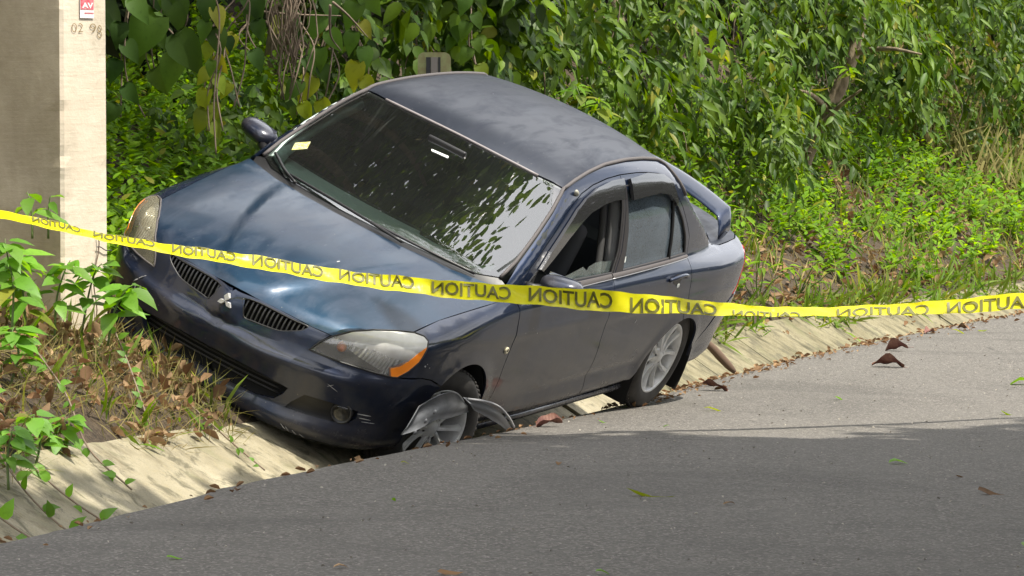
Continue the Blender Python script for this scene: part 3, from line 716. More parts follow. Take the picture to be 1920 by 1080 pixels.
# emblem carrier, dark
# headlights
lh_full = [(2.050,.502,.684)]+lh_top+[(1.684,.758,.765)]+lh_out[-2::-1]+lh_bot[::-1]+[(2.108,.447,.594),(2.087,.468,.641)]
LD = (-.7, -.62, -.25)
for s in (1, -1):
    nm = 'headlight'
    gl_ = panel_geo(lh_full, LD, gap=.004, grid=.03, off=.001, flange=.01)
    gh = panel_geo(lh_full, LD, gap=.001, grid=.022, off=-.045, flange=0)
    # housing: scoop bowls for the lamps
    V, F, N = gh; V = np.array(V)
    for c, r, dp in ((np.array([2.03,.545,.645]), .05, .035), (np.array([1.90,.655,.665]), .075, .055)):
        dd = np.linalg.norm((V-c)*np.array([.8, 1, 1]), axis=1); k = np.clip(1-(dd/(r*1.25))**2, 0, 1); V[:, 0] -= dp*k*.7; V[:, 1] -= dp*k*.6
    gh = (V.tolist(), F, N)
    amb = [(1.872,.757,.585),(1.841,.775,.583),(1.796,.794,.616),(1.751,.808,.663),(1.711,.805,.724),(1.70,.80,.735),(1.735,.775,.70),(1.79,.765,.655),(1.83,.755,.63),(1.87,.735,.615)]
    ga = panel_geo(amb, LD, gap=0, grid=.03, off=.0022, flange=.02)
    rim = resample(lh_full, .02); X, ok = cast(rim-np.array(LD)/np.linalg.norm(LD)*1.0, np.tile(np.array(LD)/np.linalg.norm(LD), (len(rim), 1)), 0, 1.6, 160)
    if s < 0: gl_, gh, ga = flipg(gl_), flipg(gh), flipg(ga); X = X*np.array([1, -1, 1])
    me = mesh(nm, gh[0], gh[1], M_REFL); hs = link(nm, me, car); hs['label'] = 'clear left headlight with orange turn signal' if s > 0 else 'yellowed right headlight'
    link('turn_signal', panel_mesh('turn_signal', [ga], M_AMB), hs)
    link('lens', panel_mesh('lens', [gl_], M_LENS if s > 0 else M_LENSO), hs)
    V, F = tube_geo(np.vstack([X, X[:1]]), .0045, 6, False); link('lens_seal', mesh('lens_seal', V, F, M_TRIM if s < 0 else M_BLK), hs)
    def bulb(c, r, mt, nm_):
        V, F = lathe([(.001, r*1.1), (r*.5, r), (r*.87, r*.5), (r, 0), (r*.8, -r*1.2)], 16, 'x'); b_ = link(nm_, mesh(nm_, V, F, mt), hs); b_.location = (c[0], s*c[1], c[2])
        b_.rotation_euler = (0, 0, s*math.radians(30))
    bulb((2.012, .542, .645), .024, M_AMB, 'signal_bulb')
    bulb((1.885, .64, .665), .016, M_CHR, 'lamp_bulb')
    # dark inner bezel in the low inboard corner
    bz = [(2.10,.455,.60),(2.085,.475,.64),(2.055,.51,.675),(2.03,.56,.66),(1.99,.62,.63),(1.93,.70,.605),(1.90,.73,.59),(1.945,.70,.59),(2.044,.579,.594),(2.081,.512,.596)]
    gz = panel_geo(bz, LD, gap=0, grid=.03, off=-.028, flange=0)
    if s < 0: gz = flipg(gz)
    link('bezel', panel_mesh('bezel', [gz], M_HOUS), hs)
# ------------------------------------------------------------------ glazing, trim and fittings
L_fd, R_fd = fdoors; L_rd, R_rd = rdoors; L_bs, R_bs = bs
def scast(P, off=0., d=(0, -1, -.15)):
    P = np.array(P, float); d = np.array(d, float); d /= np.linalg.norm(d); O = P-d*1.2
    X, ok = cast(O, np.tile(d, (len(O), 1)), 0, 1.6, 200); return X+body_n(X)*off
SD = (0, -1, -.0)
qx = -.955
rglass = mk([(-.338,.885),(-.352,1.1),(-.338,1.322),(-.60,1.328),(-.79,1.31),(-.885,1.278),(-.94,1.235),(-.945,.885)])
qglass = mk([(-.968,.885),(-.965,1.215),(-.99,1.205),(-1.095,1.10),(-1.16,1.0),(-1.195,.885)])
fglass = mk([(-.215,.90),(-.255,1.0),(-.285,1.20),(-.295,1.325),(-.144,1.322),(.02,1.304),(.16,1.27),(.256,1.228),(.393,1.156),(.56,1.061),(.675,.98),(.71,.89)])
def one(name, outline, mat, parent, s=1, **kw):
    g_ = panel_geo(outline, SD, **kw); g_ = flipg(g_) if s < 0 else g_
    return link(name, panel_mesh(name, [g_], mat), parent)
for s, rd, fd in ((1, L_rd, L_fd), (-1, R_rd, R_fd)):
    one('window_glass', rglass, M_TINT if s > 0 else M_FROST, rd, s, gap=0, off=-.014, flange=0, grid=.06)
    one('quarter_glass', qglass, M_TINT, rd, s, gap=0, off=-.014, flange=0, grid=.06)
    P = scast([(qx, .75, z) for z in np.linspace(.89, 1.235, 8)], -.006); P[:, 1] *= s
    V, F = tube_geo(P, .0085, 6); link('window_divider', mesh('window_divider', V, F, M_BLK), rd)
    for nm, wp, dd in (('window_seal', rwin, rd), ('window_seal', fwin, fd)):
        P = scast([q for q in resample(wp, .04)], -.005); P[:, 1] *= s
        V, F = tube_geo(np.vstack([P, P[:1]]), .0065, 6, False); link(nm, mesh(nm, V, F, M_RUB), dd)
    # belt mouldings
    for nm, xa, xb, dd in (('belt_moulding', .70, -.205, fd), ('belt_moulding', -.215, -1.205, rd)):
        A = [(x, .8, .865+(.7-x)*.012) for x in np.linspace(xa, xb, 14)]; B = [(x, .8, .897+(.7-x)*.004) for x in np.linspace(xa, xb, 14)]
        a = scast(A, .004); m_ = scast([(p_[0], .8, (p_[2]+q[2])/2) for p_, q in zip(A, B)], .009); b = scast(B, .002)
        V = np.vstack([a, m_, b]); V[:, 1] *= s; n = 14
        F = [(i, i+1, n+i+1, n+i) for i in range(n-1)]+[(n+i, n+i+1, 2*n+i+1, 2*n+i) for i in range(n-1)]
        link(nm, mesh(nm, V, F, M_TRIM), dd)
        P = scast(A, .006); P[:, 2] -= .002; P[:, 1] *= s; V, F = tube_geo(P, .0022, 5); link('chrome_strip', mesh('chrome_strip', V, F, plain('strip', (.5, .5, .52), .3, .8)), dd)
# black B pillar covers
M_BP = plain('door_pillar_black', (.022, .02, .024), .35)
for s, fd, rd in ((1, L_fd, L_rd), (-1, R_fd, R_rd)):
    one('pillar_cover', mk([(-.228,.90),(-.266,1.0),(-.296,1.2),(-.303,1.325),(-.320,1.327),(-.320,1.2),(-.285,.99),(-.243,.90)]), M_BP, fd, s, gap=0, off=.002, flange=.004, grid=.05)
    one('pillar_cover', mk([(-.258,.90),(-.297,1.0),(-.325,1.2),(-.325,1.327),(-.340,1.327),(-.357,1.1),(-.340,.90)]), M_BP, rd, s, gap=0, off=.002, flange=.004, grid=.05)
    one('mirror_triangle', mk([(.705,.90),(.665,.985),(.775,.915),(.79,.90)]), M_BLK, fd, s, gap=0, off=.003, flange=.004, grid=.05)
# wound-down front left window with broken top edge, right one shut and crazed
jag = mk([(-.21,.87),(-.235,.955),(-.16,.958),(-.10,.965),(-.03,.962),(.03,.95),(.05,.932),(.10,.955),(.16,.945),(.22,.935),(.30,.925),(.42,.905),(.55,.87)])
one('window_glass', jag, M_SG, L_fd, 1, gap=0, off=-.02, flange=0, grid=.05)['label'] = 'broken window glass lowered into the door'
one('window_glass', fglass, M_FROST, R_fd, -1, gap=0, off=-.014, flange=0, grid=.06)
# smoked rain visors
def visor(outline, s, dd):
    g_ = panel_geo(outline, SD, gap=0, off=.022 if s > 0 else .008, flange=.018 if s > 0 else 0, grid=.04); g_ = flipg(g_) if s < 0 else g_
    link('rain_visor', panel_mesh('rain_visor', [g_], M_VIS), dd)
t = NT('smoked_plastic'); t.bsdf(Base_Color=(.03, .03, .032), Roughness=.12, Coat_Weight=1., Specular_IOR_Level=.8); M_VIS = t.m
for s, fd, rd in ((1, L_fd, L_rd), (-1, R_fd, R_rd)):
    visor(mk([(-.285,1.245),(-.295,1.33),(-.144,1.328),(.02,1.31),(.16,1.276),(.265,1.236),(.40,1.162),(.56,1.067),(.66,.995),(.635,.985),(.53,1.035),(.37,1.115),(.235,1.175),(.13,1.21),(-.02,1.236),(-.15,1.247)]), s, fd)
    visor(mk([(-.385,1.235),(-.37,1.325),(-.60,1.333),(-.80,1.315),(-.90,1.28),(-.965,1.19),(-.95,1.165),(-.925,1.185),(-.86,1.225),(-.72,1.243)]), s, rd)
# roof drip mouldings and windscreen surround
for s in (1, -1):
    P = scast([(a, b+.0, c) for a, b, c in resample([ws_bot[0]]+ws_side+rail+cpil[:1], .05, False)], .003, (0, -.45, -1)); P[:, 1] *= s
    V, F = tube_geo(P, .010, 6); link('roof_moulding', mesh('roof_moulding', V, F, M_TRIM), car)
P = np.array([(a, s*b, c) for s, seq in ((1, ws_top), (-1, ws_top[::-1][1:])) for a, b, c in seq]); P = scast(P, .003, (-.3, 0, -1))
V, F = tube_geo(catmull(P, 4), .006, 6); link('windscreen_moulding', mesh('windscreen_moulding', V, F, plain('light_moulding', (.30, .27, .27), .5)), car)
# black ceramic border printed inside the windscreen
def ws_cast(P, off): return scast(P, off, (-.5, 0, -1))
wso = ws_bot[::-1]+ws_side+ws_top; full = wso+mir(wso)[::-1]
full = [q for i, q in enumerate(full) if i == 0 or np.linalg.norm(np.array(q)-np.array(full[i-1])) > 1e-4][:-1]
cen = np.array([.75, 0, 1.12])
P = resample(full, .05); Pi = []
for q in P:
    v = cen-q; k = .045 if q[0] > .9 else .028; k = .05 if q[0] < .33 else k; v = v/np.linalg.norm(v*np.array([1, 1, 1.])); Pi.append(q+v*k)
A = ws_cast(P, -.008); B = ws_cast(Pi, -.008); n = len(P)
link('windscreen_border', mesh('windscreen_border', np.vstack([A, B]), [(i, (i+1) % n, n+(i+1) % n, n+i) for i in range(n)], M_BLK), wshield)
# stickers
def decal(name, P, off, mat, parent, d):
    X = scast(P, off, d); n = len(X); return link(name, mesh(name, X, [tuple(range(n))], mat, False), parent)
M_STY = NT('sticker_yellow'); p_ = M_STY.coord('Object'); M_STY.bsdf(Base_Color=M_STY.ramp(M_STY.noise(p_, 60, 3, .6), [(.42, (.55, .52, .10)), (.56, (.65, .66, .45)), (.64, (.25, .28, .06))]), Roughness=.5); M_STY = M_STY.m
M_WHT = plain('sticker_white', (.8, .84, .8), .5)
decal('inspection_sticker', [(.845,-.60,1.03),(.79,-.62,1.05),(.75,-.56,1.07),(.805,-.54,1.05)], .0015, M_STY, wshield, (-.5, 0, -1))
decal('mirror_sticker', [(.527,-.045,1.253),(.540,-.038,1.25),(.533,.056,1.249),(.518,.05,1.253)], .0015, M_WHT, wshield, (-.5, 0, -1))
decal('window_sticker', [(-.375,.8,.935),(-.375,.8,.965),(-.395,.8,.965),(-.395,.8,.935)], -.012, M_WHT, L_rd, SD)
# wiper arms
for pts in ([(1.165,.26,.96),(1.14,.02,.985),(1.10,-.2,.99),(1.03,-.47,.975)], [(1.09,-.40,.955),(1.0,-.52,.965),(.93,-.60,.965),(.90,-.64,.97)], [(1.02,.60,.94),(1.085,.42,.965),(1.125,.22,.975),(1.14,.06,.975)]):
    P = catmull(scast(pts, .018, (-.3, 0, -1)), 5); V, F = tube_geo(P, .007, 6)
    Q = P+np.array([-.018, 0, -.004]); V2, F2 = tube_geo(Q, .004, 5); link('wiper', mesh('wiper', *join_geo([(V, F), (V2, F2)]), M_BLK), car)
P = scast([(x, .79, z) for x, z in ((-1.12,.826),(-1.06,.832),(-.98,.832),(-.91,.822))], .0, SD)
for s, dd in ((1, L_rd), (-1, R_rd)):
    for x0, pr in ((0, dd), (.96, (L_fd if s > 0 else R_fd))):
        P = scast([(x+x0, .79, z) for x, z in ((-1.115,.812),(-1.08,.822),(-1.02,.826),(-.95,.823),(-.90,.812))], 0, SD)
        P += body_n(P)*np.array([.004, .026, .032, .026, .004])[:, None]; P = catmull(P, 5); P[:, 1] *= s
        V, F = tube_geo(P, .010, 8); V = np.array(V); link('door_handle', mesh('door_handle', V, F, M_PT), pr)
        C = scast([(-1.01+x0+.055*math.cos(a), .79, .808+.026*math.sin(a)) for a in np.linspace(0, 2*math.pi, 16, endpoint=False)], .0015, SD); C[:, 1] *= s
        link('handle_recess', mesh('handle_recess', C, [tuple(range(16))], M_BLK, False), pr)
C = scast([(-1.03+.018*math.cos(a), .79, .775+.012*math.sin(a)) for a in np.linspace(0, 2*math.pi, 10, endpoint=False)], .003, SD)
link('key_cover', mesh('key_cover', C, [tuple(range(10))], M_WHT, False), L_rd)
# side repeater on the left wing (dangling bulb holder, cream ring)
c = scast([(.905, .8, .640)], 0., SD)[0]; nrm = body_n(c[None])[0]
V, F = lathe([(.0165, -.004), (.0185, .004), (.014, .009), (.0075, .009), (.007, .002)], 18, 'y')
sm = link('side_marker', mesh('side_marker', V, F, plain('cream_plastic', (.55, .50, .36), .5)), wings[0]); sm.location = c; sm.rotation_euler = Vector((0, 1, 0)).rotation_difference(Vector(nrm)).to_euler()
V, F = lathe([(.0075, .003), (.0075, .008), (.0002, .008)], 12, 'y'); sp = link('marker_bulb', mesh('marker_bulb', V, F, M_BLK), wings[0]); sp.location = c; sp.rotation_euler = sm.rotation_euler
# chips, scrapes and dirt flecks
M_SCR = plain('scraped_paint', (.45, .45, .47), .6)
def fleck(x, y, z, w_, h_, d, parent, nm='paint_chip', n=7, seed=0, ang=0):
    r = random.Random(seed*91+int(x*1e3)); P = []
    d_, u, v = basis(d)
    for k in range(n):
        a = 2*math.pi*k/n+ang*0; q = r.uniform(.6, 1.1); du, dv = w_*q*math.cos(a), h_*q*math.sin(a)
        du, dv = du*math.cos(ang)-dv*math.sin(ang), du*math.sin(ang)+dv*math.cos(ang)
        P.append(np.array([x, y, z])+u*du+v*dv)
    X, ok = cast(np.array(P)-d_*1.0, np.tile(d_, (n, 1)), 0, 1.6, 200); X += body_n(X)*.0012
    link(nm, mesh(nm, X, [tuple(range(n))], M_SCR, False), parent)
for k, (x, y, z, a, b, d, pr, an) in enumerate([(1.70,.81,.645,.010,.005,SD,wings[0],.3),(1.66,.82,.635,.006,.003,SD,wings[0],0),(1.69,.81,.655,.004,.003,SD,wings[0],0),
        (2.02,.56,.47,.035,.0012,(-.8,-.6,0),bumper,.4),(2.03,.55,.475,.018,.0012,(-.8,-.6,0),bumper,-.6),(1.93,.74,.375,.045,.003,(-.7,-.7,0),bumper,0),(1.92,.74,.355,.04,.0025,(-.7,-.7,0),bumper,.05),(1.90,.75,.34,.05,.002,(-.7,-.7,0),bumper,0),
        (2.11,.45,.215,.02,.002,(-1,-.1,0),bumper,.7),(2.10,.47,.21,.02,.002,(-1,-.1,0),bumper,.9),(2.08,.50,.205,.02,.002,(-1,-.1,0),bumper,.8),(2.06,.53,.2,.02,.002,(-1,-.1,0),bumper,.8),
        (.62,.8,.70,.004,.003,SD,L_fd,0),(-.62,.8,.62,.003,.012,SD,L_rd,.5),(2.12,-.45,.46,.012,.05,(-1,.3,0),bumper,.2),(2.11,-.47,.52,.05,.004,(-1,.3,0),bumper,-.8),(2.10,-.48,.42,.008,.06,(-1,.3,0),bumper,0),
        (-.3,-.2,1.4,.005,.004,(0,0,-1),roof,0),(1.62,.2,.87,.004,.012,(0,0,-1),hood,.2)]):
    fleck(x, y, z, a, b, d, pr, 'paint_chip' if max(a, b) < .03 else 'scratch', seed=k, ang=an)
# small holder lug hanging on the A pillar (broken roof clip)
c = scast([(.235,.615,1.297)], .004, (0, -1, -.6))[0]
V, F = lathe([(.001, .012), (.014, .010), (.02, 0), (.012, -.004)], 12, 'y'); V = np.array(V)*np.array([1.5, 1, .8]); q = link('roof_clip', mesh('roof_clip', V, F, plain('old_plastic', (.33, .32, .27), .6)), L_bs); q.location = c; q.rotation_euler = (0, -.5, 0)
# mirrors
def mirror(s, nm):
    V = []; F = []; rings = []
    prof = [(-.055, .25), (-.045, .62), (-.02, .88), (.015, 1.0), (.05, .97), (.058, .93)]
    n = 24
    for i, (xx, sc) in enumerate(prof):
        for k in range(n):
            a = 2*math.pi*k/n; ca, sa = math.cos(a), math.sin(a); y = .105*np.sign(ca)*abs(ca)**.7*sc; z = .047*np.sign(sa)*abs(sa)**.75*sc
            V.append((-xx, y, z+.010*(y/.088)))
    for i in range(len(prof)-1):
        for k in range(n): F.append((i*n+k, (i+1)*n+k, (i+1)*n+(k+1) % n, i*n+(k+1) % n))
    F.append(tuple(range(n)))
    V = np.array(V); V[:, 1] *= s
    m = link('door_mirror', mesh('door_mirror', V, F, M_PT), car); m.location = (.67, s*.895, .968); m.rotation_euler = (0, 0, s*.22)
    link('mirror_glass', mesh('mirror_glass', [(-.052, s*.08*a, .05*b) for a, b in ((-1, -.9), (1, -.7), (.97, 1), (-1, .8))], [(0, 1, 2, 3)], plain('mirror_glass', (.7, .72, .74), .03, 1.), False), m)
    V, F = tube_geo([(.01, -s*.06, -.03), (.03, -s*.11, -.045), (.05, -s*.15, -.05)], [.022, .022, .028], 8); link('mirror_foot', mesh('mirror_foot', V, F, M_BLK), m)
mirror(1, 'l'); mirror(-1, 'r')
# boot spoiler
V = []; F = []; ys_s = np.concatenate([[-.66, -.655, -.635, -.60], np.linspace(-.56, .56, 17), [.60, .635, .655, .66]])
for y in ys_s:
    a = abs(y); dz = -.05*(a/.6)**2; drop = 0 if a < .60 else (a-.60)/.06
    zc = 1.055+dz-drop**1.6*.085; ch = .075*(1-.1*drop); xc = -2.06+.10*(a/.6)**2+.02*drop
    for k in range(12):
        an = 2*math.pi*k/12; V.append((xc+ch*math.cos(an), y, zc+(.011+.020*min(1, drop+.0))*math.sin(an)+.022*(-math.cos(an))*1.0))
n = 12
for i in range(len(ys_s)-1):
    for k in range(n): F.append((i*n+k, i*n+(k+1) % n, (i+1)*n+(k+1) % n, (i+1)*n+k))
F += [tuple(range(n)), tuple((len(ys_s)-1)*n+k for k in range(n))]
link('spoiler', mesh('spoiler', V, F, M_PT), car)
# ---- cabin
def bx(name, lo, hi, mat, parent=car, bev=.0, rot=None, loc=None):
    V, F = box_geo(lo, hi); me = mesh(name, V, F, mat, bool(bev))
    if bev: bevel_me(me, bev, 3)
    ob = link(name, me, parent)
    if loc: ob.location = loc
    if rot: ob.rotation_euler = rot
    return ob
# dashboard: light top deck behind the glass, darker face
V = []; F = []; yy_ = np.linspace(-.68, .68, 13)
for y in yy_:
    c_ = .17*(y/.68)**2
    for x, z in ((1.06, .91), (.95, .925), (.80, .935), (.72, .925), (.66, .88), (.64, .70)): V.append((x-c_*(x-.4)*1.5, y, z))
for i in range(12):
    for k in range(5): F.append((i*6+k, (i+1)*6+k, (i+1)*6+k+1, i*6+k+1))
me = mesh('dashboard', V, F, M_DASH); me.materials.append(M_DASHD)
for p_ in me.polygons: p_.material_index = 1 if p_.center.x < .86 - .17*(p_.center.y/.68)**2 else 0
link('dashboard', me, car)
bx('instrument_hood', (-.10, -.18, -.05), (.10, .18, .045), M_DASHD, bev=.03, loc=(.74, .36, .955))
V, F = lathe([(.185, -.014), (.198, 0), (.185, .014), (.172, 0), (.185, -.014)], 28, 'x'); sw = link('steering_wheel', mesh('steering_wheel', V, F, M_BLK), car); sw.location = (.50, .36, .93); sw.rotation_euler = (0, -.45, 0)
V, F = join_geo([tube_geo([(0, -.17, 0), (0, .17, 0)], .018, 6), tube_geo([(0, 0, 0), (0, 0, -.17)], .018, 6), tube_geo([(0, 0, 0), (.25, 0, 0)], .03, 8)]); s2 = link('steering_spokes', mesh('steering_spokes', V, F, M_BLK), sw)
def seat(y, x):
    V = []; F = []
    bk = bx('seat', (-.06, -.24, 0), (.06, .24, .60), M_SEAT, bev=.05, loc=(x, y, .50), rot=(0, -.30, 0))
    bx('headrest', (-.045, -.13, .63), (.045, .13, .82), M_SEAT, bk, bev=.04)
    bx('seat_cushion', (.05, -.24, -.02), (.52, .24, .12), M_SEAT, bk, bev=.05)
seat(.36, .02); seat(-.36, .02)
bx('rear_bench', (-.10, -.62, .45), (.02, .62, 1.02), M_SEAT, bev=.06, loc=(-.95, 0, 0), rot=(0, -.35, 0))
for s in (1, -1):
    P = scast([(x, .65, z) for x, z in ((.90,.96),(.78,1.02),(.62,1.11),(.46,1.21),(.33,1.29))], -.045, (0, -1, -.3)); P[:, 1] *= s
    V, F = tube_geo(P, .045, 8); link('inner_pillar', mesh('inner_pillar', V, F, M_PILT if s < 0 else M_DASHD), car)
    P = scast([(x, .65, z) for x, z in ((-.27,.80),(-.30,1.0),(-.33,1.2),(-.34,1.33))], -.06, (0, -1, -.1)); P[:, 1] *= s
    V, F = tube_geo(P, .035, 8); link('inner_pillar', mesh('inner_pillar', V, F, plain('pillar_trim_grey', (.20, .20, .20), .8)), car)
P = scast([(-.26, .7, 1.25), (-.24, .7, 1.1), (-.18, .7, .85)], -.09, SD); V, F = tube_geo(catmull(P, 4), [.02]*9, 5); link('seat_belt', mesh('seat_belt', V, F, plain('belt_webbing', (.06, .06, .06), .8)), car)
bx('rear_view_mirror', (-.012, -.11, -.03), (.012, .11, .03), M_BLK, bev=.01, loc=(.47, 0, 1.27))
link('headlining', panel_mesh('headlining', [panel_geo([(.30,-.50,1.3),(.30,.50,1.3),(-.9,.48,1.3),(-.9,-.48,1.3)], (0, 0, -1), off=-.03, grid=.1, flange=0)], plain('headlining', (.25, .24, .22), .9)), car)

# ---- wheels
def tyre():
    R, w_ = .305, .0975
    prof = [(.192, -.085), (.20, -.095), (.235, -.102), (.272, -.098), (.293, -.085), (.3035, -.066), (.305, -.05), (.305, -.034), (.298, -.033), (.298, -.028), (.305, -.027), (.3055, -.004), (.298, -.003), (.298, .003), (.3055, .004), (.305, .027), (.298, .028), (.298, .033), (.305, .034), (.305, .05), (.3035, .066), (.293, .085), (.272, .098), (.235, .102), (.20, .095), (.192, .085)]
    V, F = lathe(prof, 64)
    gs = [(V, F)]
    for k in range(64):                                          # shoulder tread blocks
        a = 2*math.pi*(k+.3)/64; c_, s_ = math.cos(a), math.sin(a)
        for sd in (1, -1):
            lo = np.array([(-.009, .045, -.006), (.006, .088, .004)])
            v, f = box_geo((.297, .048, -.009), (.3085, .078, .008)); v = [(r*c_-tt*s_, sd*h, r*s_+tt*c_) for r, h, tt in v]; gs.append((v, f))
    return mesh('wheel', *join_geo(gs), M_TYRE)
def rim_me():
    prof = [(.205, .088), (.203, .095), (.196, .096), (.190, .088), (.186, .065), (.178, .03), (.174, -.04), (.18, -.08)]
    return mesh('rim', *lathe(prof, 56), M_ALLOY)
def spoke_me(k):
    # twin spoke of a five-pair alloy
    pr = k//2; sd = 1 if k % 2 else -1
    a0 = 2*math.pi*pr/5+sd*.20; a1 = 2*math.pi*pr/5+sd*.27
    V = []; F = []; N_ = 6
    for i in range(N_+1):
        f = i/N_; r = .036+f*.152; a = a0*0+((2*math.pi*pr/5)+sd*(.42-.20*f+.06*f*f)); hw = .0115+.006*f-.004*math.sin(f*3.1); h = .080-.016*math.sin(f*math.pi)*.6+.006*f
        for q, dz in ((-hw, -.02), (-hw*.6, 0), (hw*.6, .003), (hw, -.018)): V.append((r*math.cos(a)-q*math.sin(a), h+dz, r*math.sin(a)+q*math.cos(a)))
    for i in range(N_):
        for j in range(3): F.append((i*4+j, i*4+j+1, (i+1)*4+j+1, (i+1)*4+j))
    return mesh('spoke', V, F, M_ALLOY, False)
TY, RM = tyre(), rim_me(); SPK = [spoke_me(k) for k in range(10)]
HUB = mesh('hub_cap', *lathe([(.0005, .088), (.022, .087), (.028, .082), (.040, .076), (.058, .070), (.062, .05)], 24), M_ALLOY)
DSC = mesh('brake_disc', *lathe([(.0005, .012), (.13, .012), (.135, .0), (.174, -.02)], 32), plain('brake_iron', (.045, .042, .04), .6, .3))
NUT = mesh('wheel_nut', *lathe([(.0005, .076), (.008, .076), (.0085, .066)], 8), M_BLK)
def wheel(x, y, z, s, steer=0., camber=0., spin=0., label=None):
    w_ = link('wheel', TY, car); w_.location = (x, y, z); w_.rotation_euler = (camber*s, spin, steer+(0 if s > 0 else math.pi)); w_.rotation_mode = 'YXZ'
    w_.rotation_mode = 'XYZ'
    M = Matrix.Translation((x, y, z)) @ Matrix.Rotation(steer+(0 if s > 0 else math.pi), 4, 'Z') @ Matrix.Rotation(camber, 4, 'X') @ Matrix.Rotation(spin, 4, 'Y')
    w_.matrix_local = M
    if label: w_['label'] = label
    for me, nm in [(RM, 'rim'), (HUB, 'hub_cap'), (DSC, 'brake_disc')]+[(m_, 'spoke') for m_ in SPK]: link(nm, me, w_)
    for k in range(5):
        q = link('wheel_nut', NUT, w_); a = 2*math.pi*(k+.5)/5; q.location = (.048*math.cos(a), 0, .048*math.sin(a))
    return w_
wheel(-1.31, .715, .305, 1, spin=.35)
wheel(-1.31, -.715, .27, -1)
wheel(1.30, .735, .265, 1, steer=math.radians(-17), camber=math.radians(3), spin=.9, label='front left wheel turned towards the bank')
wheel(1.30, -.70, .30, -1, steer=math.radians(-17))
for x in (-1.31, 1.30): V, F = tube_geo([(x, -.68, .29), (x, .68, .27)], .035, 8); link('axle', mesh('axle', V, F, M_BLK), car)
# torn splash liner hanging over the front left wheel
def sheet(name, rows, thick, mat, parent):
    R_ = np.array(rows, float); nr, nc = R_.shape[:2]; V = R_.reshape(-1, 3); n = len(V); Vb = V-np.array([0, thick, 0])
    F = []
    for i in range(nr-1):
        for j in range(nc-1): a = i*nc+j; F += [(a, a+1, a+nc+1, a+nc), (n+a, n+a+nc, n+a+nc+1, n+a+1)]
    bd = [j for j in range(nc)]+[i*nc+nc-1 for i in range(1, nr)]+[(nr-1)*nc+j for j in range(nc-2, -1, -1)]+[i*nc for i in range(nr-2, 0, -1)]
    for a in range(len(bd)): b = (a+1) % len(bd); F.append((bd[a], bd[b], n+bd[b], n+bd[a]))
    return link(name, mesh(name, np.vstack([V, Vb]), F, mat), parent)
top = catmull([(1.69,.865,.46),(1.60,.885,.505),(1.50,.89,.515),(1.40,.89,.50),(1.315,.90,.455)], 4)
mid = catmull([(1.74,.875,.41),(1.63,.91,.46),(1.51,.92,.475),(1.38,.92,.45),(1.27,.915,.43)], 4)
m2 = catmull([(1.76,.875,.37),(1.66,.91,.415),(1.53,.92,.43),(1.40,.92,.42),(1.24,.91,.405)], 4)
bot = catmull([(1.78,.87,.33),(1.70,.90,.36),(1.57,.91,.395),(1.44,.91,.385),(1.21,.905,.385)], 4)
sheet('torn_arch_liner', [top, mid, m2, bot], .006, M_TORN, car)
f1 = catmull([(1.335,.905,.478),(1.20,.93,.453),(1.05,.95,.41),(.88,.955,.335),(.66,.945,.215)], 5)
f2 = catmull([(1.29,.925,.452),(1.18,.955,.428),(1.04,.975,.385),(.87,.97,.32),(.66,.95,.21)], 5)
f3 = catmull([(1.24,.925,.425),(1.15,.945,.405),(1.02,.96,.362),(.88,.955,.305),(.665,.945,.205)], 5)
f4 = catmull([(1.19,.92,.398),(1.12,.93,.375),(1.0,.945,.333),(.87,.95,.285),(.67,.94,.20)], 5)
sheet('torn_arch_trim', [f1, f2, f3, f4], .005, plain('torn_trim_grey', (.24, .25, .27), .4), car)
rim1 = catmull([(1.335,.93,.482),(1.19,.955,.462),(1.03,.965,.418),(.86,.965,.338),(.72,.955,.26)], 5)
V, F = tube_geo(rim1, .006, 6); link('torn_lip', mesh('torn_lip', V, F, plain('torn_lip_white', (.33, .33, .34), .45)), car)
for c in ((1.66,.93,.46), (1.70,.92,.415), (1.72, .90, .35)):
    V, F = lathe([(.0005, .006), (.010, .005), (.013, 0)], 8); q = link('clip', mesh('clip', V, F, M_TORN), car); q.location = c
# silencer and mud flap seen past the rear wheel
V, F = tube_geo([(-1.62, .50, .20), (-2.1, .50, .21)], [.075, .075], 12); link('silencer', mesh('silencer', V, F, M_BLK), car)
# ------------------------------------------------------------------ helpers for standing things on the ground
from mathutils.bvhtree import BVHTree
def bvh(ob):
    me = ob.data; return BVHTree.FromPolygons([v.co[:] for v in me.vertices], [p.vertices[:] for p in me.polygons])
BR, BB = bvh(road), bvh(bank)
def road_z(x, y):
    h = BR.ray_cast(Vector((x, y, 3)), Vector((0, 0, -1))); return h[0].z if h[0] else 0.
def bank_z(x, y):
    h = BB.ray_cast(Vector((x, y, 40)), Vector((0, 0, -1))); return h[0].z if h[0] else 0.
_bg = {}
def bz(x, y):
    """vectorised bank height (analytic)"""
    z, n, y0 = ground_z(x, y); return z

